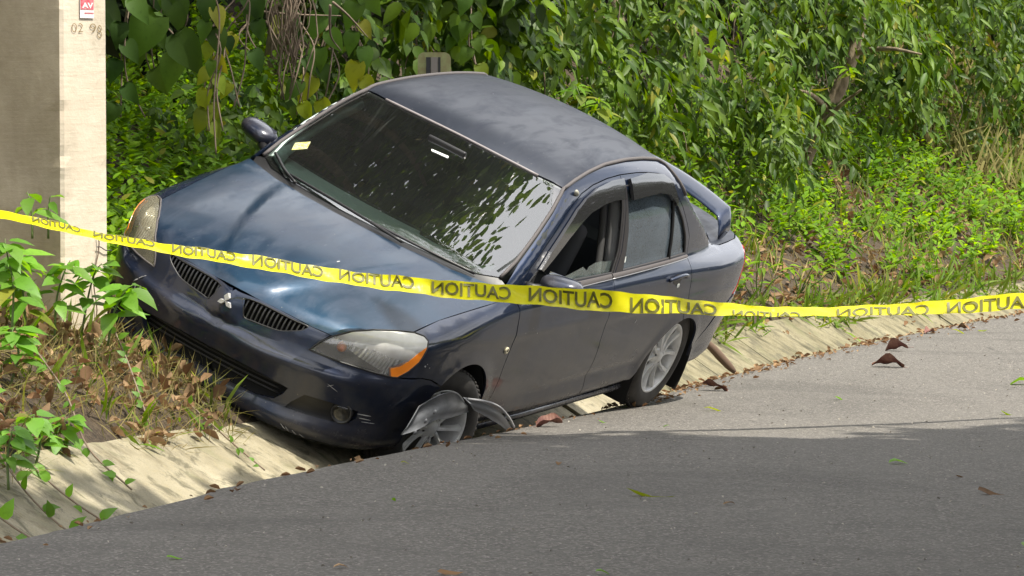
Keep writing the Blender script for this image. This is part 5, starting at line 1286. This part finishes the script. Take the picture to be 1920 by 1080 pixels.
# --- undergrowth on the bank: small bright leaves standing on stems
def scatter_bank(N, y0, y1, n0, n1, test=None):
    yy = R.uniform(y0, y1, N); nv = R.uniform(n0, n1, N)
    P = np.array([edge_pt(a_, b_) for a_, b_ in zip(yy, nv)])
    if test is not None: m = test(yy, nv); P, yy, nv = P[m], yy[m], nv[m]
    return np.c_[P, bz(P[:, 0], P[:, 1])], yy, nv
# left and behind the car: dense and bright
P, yy, nv = scatter_bank(3400, 17.3, 24, 1.5, 4.6, lambda a_, b_: b_ > 1.9-.25*(a_ > 20.5))
P2, y2, n2 = scatter_bank(3800, 20.9, 38, .92, 3.3, lambda a_, b_: (b_ > .95+.15*np.sin(a_*2.3)) & (ns2(a_, b_, 1.2, 3.) > -.22+.12*(b_ < 1.3)))
P = np.vstack([P, P2]); N = len(P); hh = R.uniform(.10, .32, N)*(1+.5*ns2(P[:, 0], P[:, 1], .9, 9.)); K = 9; bsv = []
lean = OUTW*.45+np.array([0, 0, 1.])+R.normal(size=(N, 3))*.22
for k in range(K):
    f_ = (k+1)/K; ang = k*2.4+R.uniform(0, 6.28, N); rad = np.stack([np.cos(ang), np.sin(ang), np.full(N, .25)], 1)
    pp = P+lean*(hh*f_)[:, None]; dd = rad+lean*.35+OUTW*.25; upv = np.array([0, 0, 1.])+OUTW*.5+R.normal(size=(N, 3))*.3
    bsv.append(batch(T_LAN, pp, dd, upv, R.uniform(.055, .12, N)*(1.15-.5*f_), R.uniform(1.0, 1.7, N)))
V, F = joinb(bsv); ug = link('undergrowth', mesh_np('undergrowth', V, F, M_LB)); tag(ug, 'bright green low plants covering the bank behind the gutter', 'undergrowth', kind='stuff')
# grass on the right part of the bank and along the gutter top
P, yy, nv = scatter_bank(13000, 21, 42, .84, 3.4, lambda a_, b_: (ns2(a_, b_, .9, 5.) > .02) | (a_ > 33))
N = len(P); V, F = batch(T_GRA, P, np.array([0, 0, 1.])+OUTW*.3+R.normal(size=(N, 3))*.38, OUTW+unit(N)*.9, R.uniform(.07, .24, N)*(1+.7*(yy > 33)), 1.6)
gs_ = link('grass', mesh_np('grass', V, F, M_GR)); tag(gs_, 'green grass growing on the right side of the bank', 'grass', kind='stuff')
P, yy, nv = scatter_bank(13000, 31.5, 44, .95, 4.2, lambda a_, b_: a_ > 33.2+.9*np.sin(b_*2))
N = len(P); V, F = batch(T_GRA, P, np.array([0, 0, 1.])+R.normal(size=(N, 3))*.42, OUTW+unit(N)*.9, R.uniform(.25, .62, N), .9)
dg_ = link('tall_dry_grass', mesh_np('tall_dry_grass', V, F, M_DG)); tag(dg_, 'tall half dry yellow grass at the right edge', 'grass', kind='stuff')
# brown litter and dry stalks over the bank
P, yy, nv = scatter_bank(9000, 20.8, 38, .85, 3.0, lambda a_, b_: ns2(a_, b_, 1.2, 3.) < .12); N = len(P)
V, F = batch(T_GRA, P, np.array([0, 0, .5])+R.normal(size=(N, 3))*.7, OUTW+unit(N)*.9, R.uniform(.06, .26, N), .8); ds_ = link('dry_stalks', mesh_np('dry_stalks', V, F, M_DG)); tag(ds_, 'dry brownish stalks in the thin patches of the right bank', 'grass', kind='stuff')
P, yy, nv = scatter_bank(7000, 20.8, 40, .8, 3.0); N = len(P)
V1 = batch(T_LIT, P+(0, 0, .015), unit(N)*(1, 1, .35), np.array([0, 0, 1.])+unit(N)*.7, R.uniform(.03, .09, N))
V, F = V1; lt = link('leaf_litter', mesh_np('leaf_litter', V, F, M_LI)); tag(lt, 'brown dead leaves lying between the weeds on the bank', 'leaf litter', kind='stuff')
# foreground left: litter, dry grass, sparse green
fgt = lambda a_, b_: (b_ > .76+.10*np.sin(a_*3.1)+.07*np.sin(a_*7.7)+.04*np.sin(a_*19)-.12*(a_ < 13.4)) & ~((a_ > 16.9) & (b_ < 1.0))
P, yy, nv = scatter_bank(5400, 11.0, 18.6, .70, 3.0, fgt); N = len(P)
b1 = batch(T_LIT, P+(0, 0, .045)+unit(N)*.03, unit(N)*(1, 1, .6), np.array([0, 0, 1.])+unit(N)*.9, R.uniform(.02, .09, N), R.uniform(.6, 1.2, N))
V, F = b1; lt2 = link('leaf_litter', mesh_np('leaf_litter', V, F, M_LI)); tag(lt2, 'brown dead leaves around the foot of the concrete pole', 'leaf litter', kind='stuff')
P, yy, nv = scatter_bank(26000, 11.0, 18.4, .66, 3.0, fgt); N = len(P)
V, F = batch(T_GRA, P, np.array([0, 0, .6])+R.normal(size=(N, 3))*.75, unit(N)+(0, 0, .3), R.uniform(.05, .19, N), .55)
dgl = link('dry_grass', mesh_np('dry_grass', V, F, M_DG)); tag(dgl, 'matted dry grass on the bank in front of the pole', 'grass', kind='stuff')
P, yy, nv = scatter_bank(3000, 11.0, 18.2, .70, 3.0, lambda a_, b_: fgt(a_, b_) & (ns2(a_, b_, 1.7, 2.) > -.12)); N = len(P)
V, F = batch(T_GRA, P, np.array([0, 0, 1.])+R.normal(size=(N, 3))*.5, unit(N)+(0, 0, .3), R.uniform(.06, .2, N), 2.2)
ggl = link('grass', mesh_np('grass', V, F, M_GR)); tag(ggl, 'sparse green grass among the dead leaves by the pole', 'grass', kind='stuff')
P, yy, nv = scatter_bank(1700, 20.5, 36, .55, .95, lambda a_, b_: b_ > .80-.28*np.clip(ns2(a_, b_*.3, 1.6, 4.)+.1, 0, 1)-.12*(a_ > 26)); N = len(P)
V, F = joinb([batch(T_GRA, P, np.array([.35, -.5, .5])+R.normal(size=(N, 3))*.45, OUTW+unit(N)*.6, R.uniform(.08, .24, N), 2.), batch(T_LAN, P+(0, 0, .03), np.array([.3, -.4, .2])+R.normal(size=(N, 3))*.5, np.array([0, -.3, 1.])+unit(N)*.4, R.uniform(.04, .09, N), 1.4)])
ov = link('grass', mesh_np('grass', V, F, M_GR)); tag(ov, 'grass and weeds hanging over the top edge of the gutter', 'grass', kind='stuff')
P, yy, nv = scatter_bank(900, 11.5, 34, .02, .80, lambda a_, b_: ((b_ < .25) | (ns2(a_, b_, 2., 6.) > .15)) & ((a_ > 19.5) | (a_ < 13.6))); N = len(P)
V, F = batch(T_LIT, P+(0, 0, .012), unit(N)*(1, 1, .3), np.array([0, 0, 1.])+unit(N)*.5, R.uniform(.02, .06, N)); gd = link('leaf_litter', mesh_np('leaf_litter', V, F, M_LI)); tag(gd, 'dead leaves washed into the bottom of the gutter', 'leaf litter', kind='stuff')
# crumbs of leaf along the edge of the asphalt
N = 900; yy = np.concatenate([R.uniform(11.5, 19, N//14), R.uniform(19.5, 34, N-N//14)]); P = np.array([edge_pt(a_, -abs(R.normal()*.10)-.01) for a_ in yy]); P = np.c_[P, [road_z(a_, b_)+.006 for a_, b_ in P]]
V, F = batch(T_LIT, P, unit(N)*(1, 1, .15), np.array([0, 0, 1.])+unit(N)*.5, R.uniform(.012, .05, N)); cb = link('leaf_crumbs', mesh_np('leaf_crumbs', V, F, M_LI)); tag(cb, 'crumbs of dead leaf along the edge of the asphalt', 'leaf litter', kind='stuff')
N = 900; yy = R.uniform(10.5, 28, N); P = np.array([edge_pt(a_, -R.uniform(.1, 4.5)) for a_ in yy]); P = np.c_[P, [road_z(a_, b_)+.003 for a_, b_ in P]]
V, F = batch(T_LIT, P, unit(N)*(1, 1, .1), np.array([0, 0, 1.])+unit(N)*.5, R.uniform(.006, .016, N)); cb = link('grit', mesh_np('grit', V, F, plain('grit', (.36, .33, .28), .9))); tag(cb, 'pale grit scattered on the asphalt', 'grit', kind='stuff')

# --- single plants with their leaves as parts
HERB = [leaf_me('leaf', T_BRO, M_LH, -.1*k, 11+k) for k in range(3)]; HERBY = leaf_me('leaf', T_BRO, M_LY, -.1, 15)
def herb(label, x, y, h, n, L, lean=(0, 0), yellow=0, name='broadleaf_herb', group='broad-leaved herbs round the pole', meshes=None, z=None, cat='plant', stems=1):
    z = bank_z(x, y) if z is None else z
    root = empty(name, (x, y, z), label, cat, group); k0 = 0
    for s_ in range(stems):
        la = np.array([lean[0]+R.normal()*.12*(stems > 1)*3, lean[1]+R.normal()*.12, 1.]); hs = h*R.uniform(.7, 1.) if s_ else h
        pts = catmull([(0, 0, -.02), la*hs*.5+(R.normal()*.02, 0, 0), la*hs*.85*(1, 1, 1), (la[0]*hs*1.25, la[1]*hs*1.25, hs*.97)], 5)
        V, F = tube_geo(pts, np.linspace(.006, .002, len(pts)), 5); link('stem', mesh('stem', V, F, M_STEMG), root)
        m_ = n//stems
        for k in range(m_):
            f = .25+.75*(k+.5)/m_; i = min(int(f*(len(pts)-1)), len(pts)-1); a = k*2.4+R.uniform(-.4, .4)
            d = np.array([math.cos(a), math.sin(a)*.9, R.uniform(-.45, .25)]); ms = meshes or HERB
            me_ = HERBY if (yellow and k0 < yellow) else ms[k0 % len(ms)]; k0 += 1
            place_leaf(me_, pts[i]+np.array(root.location)+d*.015, d, (R.normal()*.25, -.3, 1), L*R.uniform(.7, 1.15), root, R.uniform(.8, 1.1))
    return root
def at(u, v, D):                                                   # picture measurements of the photo turned into metres
    return ((u-960)/7000*D, D, 1.683-(v-173)/7000*D)
hs_ = [(18, 640, 15.6, .42, 12, .13, (-.05, 0), 0, 'tall herb at the left picture edge with wide light green leaves'),
 (52, 655, 15.9, .40, 12, .14, (-.10, 0), 1, 'herb with one orange withered leaf in front of the shaded pole face'),
 (100, 640, 16.0, .34, 10, .12, (.15, 0), 0, 'herb with drooping leaves near the corner of the pole'),
 (150, 625, 16.2, .30, 10, .12, (.25, 0), 0, 'herb leaning right across the sunlit foot of the pole'),
 (200, 640, 16.0, .24, 9, .13, (.35, 0), 0, 'herb with two long leaves hanging in front of the car bumper'),
 (118, 760, 14.6, .16, 8, .10, (.0, 0), 0, 'low herb among the dead leaves below the pole'),
 (60, 800, 14.2, .20, 9, .11, (.0, 0), 0, 'low herb with rounded leaves at the top of the gutter'),
 (12, 830, 13.6, .20, 10, .10, (.05, 0), 0, 'dense small herb at the left edge above the gutter slab'),
 (15, 720, 14.9, .22, 10, .12, (.05, 0), 0, 'mid-height herb at the left edge between tall herb and gutter')]
for u, v, D, h_, n_, L_, ln, ye, lab in hs_:
    x, y, z = at(u, v, D); herb(lab, x, y, h_*1.05, int(n_*1.9), L_*1.02, ln, ye, z=min(z, bank_z(x, y)+.25) if True else None)
# the two shoots standing against the shaded face
x, y, z = at(60, 430, 16.3); herb('slim shoot with three leaves against the upper part of the shaded pole face', x, y, .19, 4, .13, (-.1, 0), z=z-.02, name='young_shoot', group='shoots against the pole')
x, y, z = at(90, 430, 16.4); herb('slim shoot with narrow leaves beside the edge of the sunlit pole face', x, y, .17, 4, .11, (.05, 0), z=z-.02, name='young_shoot', group='shoots against the pole', meshes=[leaf_me('leaf', T_LAN, M_LH, 0, 31)])
# creepers hanging over the gutter slab
def creeper(label, pts, n, L, mat_i=0):
    pts = np.array(pts); root = empty('creeper', tuple(pts[0]), label, 'creeper', 'creepers over the gutter slabs'); q = catmull(pts-pts[0], 6)
    V, F = tube_geo(q, .004, 5); link('stem', mesh('stem', V, F, M_ROOT), root)
    for k in range(n):
        i = int((k+.5)/n*(len(q)-1)); a = R.uniform(0, 6.28); d = np.array([math.cos(a), -.3, math.sin(a)*.7+.2])
        place_leaf(HERB[k % 3], q[i]+pts[0], d, (R.normal()*.3, -.8, .7), L*R.uniform(.6, 1.1), root)
def gpt(y, n, dz=.02): x_, y_ = edge_pt(y, n); return (x_, y_, float(ground_z(np.array(x_), np.array(y_))[0])+dz)
creeper('leafy creeper trailing down the first slabs at the lower left', [gpt(14.2, .98, .06), gpt(14.0, .75, .04), gpt(13.9, .5, .03), gpt(13.95, .25, .04), gpt(14.1, .12, .06)], 14, .085)
creeper('short creeper with leaves at the bottom left corner', [gpt(13.2, .8, .05), gpt(13.1, .5, .04), gpt(13.0, .2, .05), gpt(12.8, .03, .06)], 12, .08)
creeper('creeper on the slab beneath the low herb, mostly larger leaves', [gpt(13.9, .9, .06), gpt(13.6, .6, .04), gpt(13.5, .35, .04), gpt(13.5, .10, .05)], 12, .09)
creeper('creeper spilling over the gutter top below the pole, widest of the left ones', [gpt(14.9, 1.1, .16), gpt(14.8, .9, .10), gpt(14.6, .72, .05), gpt(14.5, .5, .04)], 16, .06)
creeper('creeper among the dead leaves at the gutter top near the bumper corner', [gpt(15.9, 1.15, .16), gpt(15.6, .95, .12), gpt(15.4, .78, .05)], 12, .055)
creeper('thin creeper hanging down the bright slab left of the bumper', [gpt(16.0, .85, .05), gpt(16.0, .65, .03), gpt(15.95, .48, .03)], 9, .045)
creeper('thin creeper on the gutter slab just right of the stick', [gpt(22.9, .85, .04), gpt(22.7, .6, .03), gpt(22.5, .4, .03)], 7, .05)
creeper('small creeper at the gutter top behind the rear bumper', [gpt(21.9, 1.0, .1), gpt(21.8, .8, .06), gpt(21.7, .6, .05)], 9, .06)

# --- hanging vines with large leaves, and a tangle of aerial roots
VL = [leaf_me('leaf', T_HEA, M_LV, -.1, 21+k) for k in range(3)]; VY = [leaf_me('leaf', T_HEA, M_LY, -.15, 25+k) for k in range(2)]
def vine(label, u, D, v0, v1, leaves, L, stems=2, yel=0):
    x, y, z = at(u, v0, D); zb = at(u, v1, D)[2]; root = empty('hanging_vine', (x, y, z), label, 'vine', 'vines hanging behind the bonnet')
    q = None
    for s_ in range(stems):
        pts = [(R.normal()*.03, R.normal()*.03, .6), (R.normal()*.03, 0, 0)]+[(R.normal()*.035+.02*s_, R.normal()*.03, (zb-z)*f) for f in (.25, .5, .75, 1.)]
        qq = catmull(pts, 6); V, F = tube_geo(qq, .0045, 5); link('stem', mesh('stem', V, F, M_ROOT), root); q = qq if q is None else q
    for k in range(leaves):
        f = (k+.5)/leaves; zz = (zb-z)*f; i = int(np.argmin(abs(q[:, 2]-zz))); sd = 1 if k % 2 else -1
        me_ = VY[k % 2] if k >= leaves-yel else VL[k % 3]
        place_leaf(me_, np.array(root.location)+q[i]+(sd*.02, -.02, 0), (sd*R.uniform(.1, .8), -.25, -1), (R.normal()*.3, -1, .35), L*R.uniform(.7, 1.2), root)
vine('vine with dark heart-shaped leaves nearest the concrete pole', 238, 19.4, -60, 220, 7, .15)
vine('vine with one very large dark leaf right of the pole', 325, 19.6, -60, 120, 5, .24)
vine('vine with yellowing leaves reaching lowest, above the bonnet', 392, 19.3, -60, 245, 14, .125, 4, 8)
vine('thin bare vine crossing in front of the bright undergrowth', 415, 19.1, -60, 290, 1, .10, 1)
vine('leafy vine left of the root tangle', 470, 19.8, -60, 110, 6, .15)
vine('vine with mixed leaves between root tangle and roof', 610, 20.5, -60, 200, 8, .15, 3, 2)
vine('vine with yellow lowest leaf beside the windscreen pillar', 680, 21.0, -60, 165, 8, .15, 2, 2)
vine('vine of big leaves hanging behind the mirror', 565, 20.2, -40, 215, 6, .13, 2, 1)
vine('dark vine between the pole and the very large leaf', 280, 19.9, -60, 150, 6, .12, 2, 0)
vine('vine of small leaves right of the marker plate', 880, 22.5, -60, 130, 8, .11, 2, 1)
vine('long thin stem with few leaves near the mirror', 450, 19.6, -60, 200, 3, .09, 2, 1)
x, y, z = at(545, -50, 20.0); rt_ = empty('root_tangle', (x, y, z), 'dense brown tangle of hanging roots left of the windscreen top', 'roots')
for k in range(34):
    x0, dy = R.normal()*.07, R.normal()*.05; ln = R.uniform(.35, .75); ph = R.uniform(0, 6); am = R.uniform(.01, .04)
    q = [(x0*(1-.3*f)+am*math.sin(ph+f*7), dy+am*math.cos(ph+f*6), -ln*f+.05) for f in np.linspace(-.6, 1, 9)]
    V, F = tube_geo(q, R.uniform(.002, .006), 5); link('root', mesh('root', V, F, M_ROOT), rt_)
tw_ = empty('bare_twigs', at(560, 30, 20.4), 'bare branching twigs beside the root tangle at the top', 'branch')
for a_, b_ in (((470, 20), (640, 30)), ((500, 40), (560, 110)), ((560, 25), (520, 120)), ((620, 10), (640, 95)), ((450, 60), (500, -20)), ((380, 90), (450, -10)), ((625, 5), (690, 70))):
    p0, p1 = np.array(at(*a_, 19.9)), np.array(at(*b_, 20.2)); q = catmull([p0, (p0+p1)/2+R.normal(size=3)*.03, p1], 5)-np.array(tw_.location)
    V, F = tube_geo(q, np.linspace(.008, .003, len(q)), 6); link('twig', mesh('twig', V, F, M_ROOT), tw_)

# --- bushes on the bank with individual bright leaves
BR_ = [leaf_me('leaf', T_LAN, M_LB, -.1*k, 41+k) for k in range(3)]
def solve_n(u, v):
    best = None
    for y in np.arange(19, 36, .1):
        for n in np.arange(1.0, 2.6, .1):
            x_, y_ = edge_pt(y, n); z = float(ground_z(np.array(x_), np.array(y_))[0]); e = abs(960+7000*x_/y_-u)+abs(173+7000*(1.683-z)/y_-v)
            if best is None or e < best[0]: best = (e, x_, y_)
    return best[1], best[2]
for u, v, D, h_, lab in [(1330, 560, 22.6, .35, 'light green bush right behind the rear bumper'), (1420, 560, 23.8, .30, 'low bright bush above the gutter, right of the rear bumper'), (1390, 470, 25.0, .35, 'bright bush on the slope level with the tail lamp'),
        (1475, 450, 27.0, .35, 'bush on the slope left of the leaning trunk'), (1580, 480, 28.5, .3, 'bush with broad leaves right of the leaning trunk'), (1690, 430, 31.5, .34, 'bright bush below the rightmost trees'),
        (1760, 480, 31.8, .28, 'small bush on the open part of the bank'), (1500, 560, 25.4, .25, 'small weed bush close above the gutter edge'), (1850, 470, 33.5, .3, 'bush among the tall grass at the right')]:
    x, y = solve_n(u, v); herb(lab, x, y, h_, 20, .12, (.1, -.2), 0, name='bush', group='bushes on the bank', meshes=BR_, cat='bush', stems=4)
# pale young shoots standing out of the crowns
for u, v, D, lab in [(1345, 110, 27.6, 'cluster of pale lit leaves high up left of the leaning trunk'), (1080, 190, 24.2, 'yellow-green shoot just above the middle of the roof'), (1120, 215, 24.8, 'yellow-green leaf cluster over the rear half of the roof'), (1590, 150, 29.4, 'yellowish leaves hanging beside the trunk'), (1710, 10, 31., 'yellow leaf cluster at the top right')]:
    x, y, z = at(u, v, D); herb(lab, x, y, .16, 12, .13, (.0, -.1), 4, name='young_shoot', group='pale shoots in the tree wall', meshes=BR_, z=z-.05)

# --- leaf litter lying on the road, one by one
def road_leaf(label, x, y, kind, L, ang=0.):
    z = road_z(x, y)
    if kind == 'curl':
        V = []; F = []; n = 9; m_ = 5; cr = R.uniform(.5, 1.); tip = R.uniform(-.1, .5)
        for i in range(n):
            f = i/(n-1); w_ = math.sin(math.pi*min(1, f*.93+.05))**.7*.34
            for j in range(m_):
                g_ = (j-2)/2; yv = g_*w_; zv = .62*cr*abs(g_)**1.3*w_*1.6*(1 if g_ > 0 else .5)+.05*math.sin(f*9+j*1.7+x)+tip*max(0, f-.45)**1.3+.09*math.sin(f*3.1)+.02
                V.append((f-.5, yv*(1-.35*abs(g_)), zv))
        for i in range(n-1):
            for j in range(m_-1): F.append((i*m_+j, i*m_+j+1, (i+1)*m_+j+1, (i+1)*m_+j))
        st, sf = tube_geo([(-.5, 0, .03), (-.62, .01, .02), (-.75, 0, .0)], .008, 5); V, F = join_geo([(V, F), (st, sf)]); V = [(a_, b_, c_*1.2) for a_, b_, c_ in V]; mat = M_CURL[int(x*10) % 2]
    else:
        V, F = T_BRO if kind != 'narrow' else T_LAN; V = V.copy(); V[:, 0] -= .5; V[:, 2] = V[:, 2]*.3+.06+.25*abs(V[:, 1])+.12*np.sin(V[:, 0]*4+x*9); mat = {'green': M_LH, 'yellow': M_LY, 'brown': M_LI, 'narrow': M_LY}[kind]
    ob = link('fallen_leaf', mesh('fallen_leaf', V, F, mat, True)); ob.location = (x, y, z+.003); ob.scale = (L, L, L); ob.rotation_euler = (R.normal()*.12, R.normal()*.12, ang); tag(ob, label, 'leaf', 'leaves fallen on the road')
def curlm(nm, a_, b_):
    t = NT(nm); p = t.coord('Object'); w_ = t.n('ShaderNodeTexWave', bands_direction='X'); t.l(p, w_.inputs[0]); w_.inputs['Scale'].default_value = 2.6; w_.inputs['Distortion'].default_value = 2
    nz_ = t.noise(p, 2.2, 4, .6); t.bsdf(Base_Color=t.mix(t.ramp(nz_, [(.4, 0.), (.6, 1.)]), a_, b_), Roughness=.7, Normal=t.bump(w_.outputs[0], .1, .02)); return t.m
M_CURL = [curlm('dead_leaf_brown', (.15, .07, .035), (.36, .24, .14)), curlm('dead_leaf_red', (.13, .045, .035), (.24, .12, .08))]
for a_ in [('large curled brown leaf with a raised tip beside the front wheel', .182, 18.05, 'curl', .13, .2), ('largest curled leaf on the road, half brown half pale', 2.32, 22.98, 'curl', .20, 3.1),
    ('curled brown leaf right behind the largest one', 2.50, 24.2, 'curl', .15, 2.9), ('curled brown leaf near the rear wheel', 1.143, 21.0, 'curl', .15, 2.8), ('crumpled dark red leaf under the tape at the right', 2.925, 26.1, 'curl', .12, .9),
    ('dark brown leaf farthest right under the tape', 3.214, 26.5, 'curl', .12, 2.2), ('small yellow leaf beside the farthest brown leaf', 3.336, 26.4, 'yellow', .08, .4), ('pale flat leaf in front of the farthest brown leaf', 3.142, 26.1, 'narrow', .13, .1),
    ('small green leaf at the lower left of the road', -1.013, 11.16, 'green', .05, .3), ('tiny yellow-green leaf left of the middle of the road', -.432, 13.56, 'green', .03, 1.), ('small green leaf at the bottom edge right of the middle', .27, 10.95, 'green', .05, .2),
    ('yellow and green leaf in the shaded part at the right', 1.66, 15.97, 'green', .085, .1), ('flat brown leaf nearest the right edge in the shade', 1.85, 14.36, 'brown', .11, .15), ('greyish brown leaf in the middle of the shaded road', .798, 13.66, 'brown', .05, .4),
    ('small upright tan leaf below the sunlit strip', .197, 15.6, 'brown', .045, 1.4), ('brown leaf at the bottom edge left of the middle', -.503, 10.95, 'brown', .05, .2), ('thin tan leaf at the bottom edge in the middle', -.179, 10.84, 'brown', .08, .0),
    ('bright green leaf at the right edge of the sunlit road', 2.97, 21.65, 'green', .16, .1), ('yellow leaf on the shadow border at the right', 2.59, 19.42, 'yellow', .09, .3), ('small pale green leaf in the sun left of the largest curled leaf', 1.793, 20.35, 'green', .06, .2),
    ('pink-brown leaf at the asphalt edge, left one', 2.36, 25.3, 'brown', .09, .5), ('pink-brown leaf at the asphalt edge, right one', 2.60, 25.8, 'brown', .08, 1.5), ('small green leaf just right of the leaf by the front wheel', .449, 18.42, 'green', .045, .3),
    ('tiny green leaf at the shadow border in the middle', .755, 18.17, 'green', .035, .1), ('reddish leaf scrap at the road edge near the gutter stick', 1.74, 23.1, 'brown', .07, .2), ('reddish leaf scrap at the road edge behind the rear wheel', 1.50, 22.6, 'brown', .08, .9),
    ('green leaf cut by the right edge low in the picture', 1.69, 12.07, 'green', .09, .9), ('dark twig-like scrap in the shade at the right', 1.839, 15.27, 'brown', .04, .4), ('tan leaf fragment near the gutter at the lower middle', -.442, 15.4, 'yellow', .04, .2), ('narrow yellow blade of straw on the shaded road', .521, 13.98, 'narrow', .19, .05), ('narrow straw in the sun near the rear wheel', 1.06, 19.47, 'narrow', .12, .3)]:
    road_leaf(*a_)

# --- overhead crowns: the roadside tree that shades the foreground, and the wood's own overhang
def overhead(label, base, N, region, clump, Ll, name, zr_):
    root = empty(name, base, label, 'tree')
    V, F = tube_geo(catmull([(0, 0, -.3), (.1, 0, 2), (0, .1, 4), (-.3, .2, zr_[1])], 6), np.linspace(.22, .07, 19), 10); link('trunk', mesh('trunk', V, F, M_BARK), root)
    cen = region(N//40); cen_b = np.repeat(cen, 40, 0); P = cen_b+R.normal(size=cen_b.shape)*clump
    D = np.array([0, 0, -.6])+unit(len(P))*.8; U = np.array([0, 0, 1.])+unit(len(P))*.6
    V, F = batch(T_LAN, P-np.array(base), D, U, R.uniform(.7, 1.2, len(P))*Ll, 1.5); c_ = link('crown', mesh_np('crown', V, F, M_LT), root); c_['kind'] = 'stuff'
    for q in cen[::9]:
        q = q-np.array(base); pts = catmull([(-.1, .1, zr_[0]-1.5), q*.5+(0, 0, zr_[0]*.35), q], 4); V, F = tube_geo(pts, np.linspace(.06, .012, len(pts)), 6); link('limb', mesh('limb', V, F, M_BARK), root)
    return root
def reg_shade(n):
    out = []
    while len(out) < n:
        x, y, z = R.uniform(-2, 10), R.uniform(1, 18), R.uniform(5.5, 9.0)
        sx, sy = x-SUN.x/SUN.z*z, y-SUN.y/SUN.z*z                  # where its shade falls
        yb = 16.85+.14*math.sin(sx*2.1)+.08*math.sin(sx*5.3)+.60*max(sx, 0)+R.normal()*.22
        if sx < Ex(sy)-(.0 if sy > 14.6 else .55) or sy > yb or sy < 3: continue
        out.append((x, y, z))
    return np.array(out)
overhead('large tree on the camera side of the road whose crown shades the asphalt', (9.5, 6, -.3), 72000, reg_shade, .21, .36, 'shade_tree', (5.5, 8.5))
def reg_wood(n):
    out = []
    while len(out) < n:
        x, y, z = R.uniform(-6, 3.6), R.uniform(17.2, 24.0), R.uniform(9.2, 11.0)
        lim = 1.3+.35*math.sin(y*2.7)+.3*math.sin(z*4)-.75*max(0, 18.9-y)
        if x > lim and R.random() > .16: continue
        out.append((x, y, z))
    return np.array(out)
overhead('tall tree of the wood whose crown hangs high over the crashed car', (-5.5, 24.5, 2.0), 54000, reg_wood, .26, .185, 'overhanging_tree', (6.5, 9.0))

# --- the wood on the camera side of the road
N = 9000; yy = R.uniform(3, 55, N); nv = -R.uniform(9.5, 13.5, N); P = np.array([edge_pt(a_, b_) for a_, b_ in zip(yy, nv)]); P = np.c_[P, R.uniform(-.1, 1., N)*3.6]
P[:, 2] += .9*ns2(P[:, 0], P[:, 1], .4, 2.)
V, F = batch(T_BRO, P, np.array([-.6, -.2, -.5])+unit(N)*.8, np.array([-.5, 0, .8])+unit(N)*.6, R.uniform(.35, .75, N)); wd2 = link('roadside_wood', mesh_np('roadside_wood', V, F, M_LD)); tag(wd2, 'dark wood along the near side of the road', 'foliage', kind='stuff')
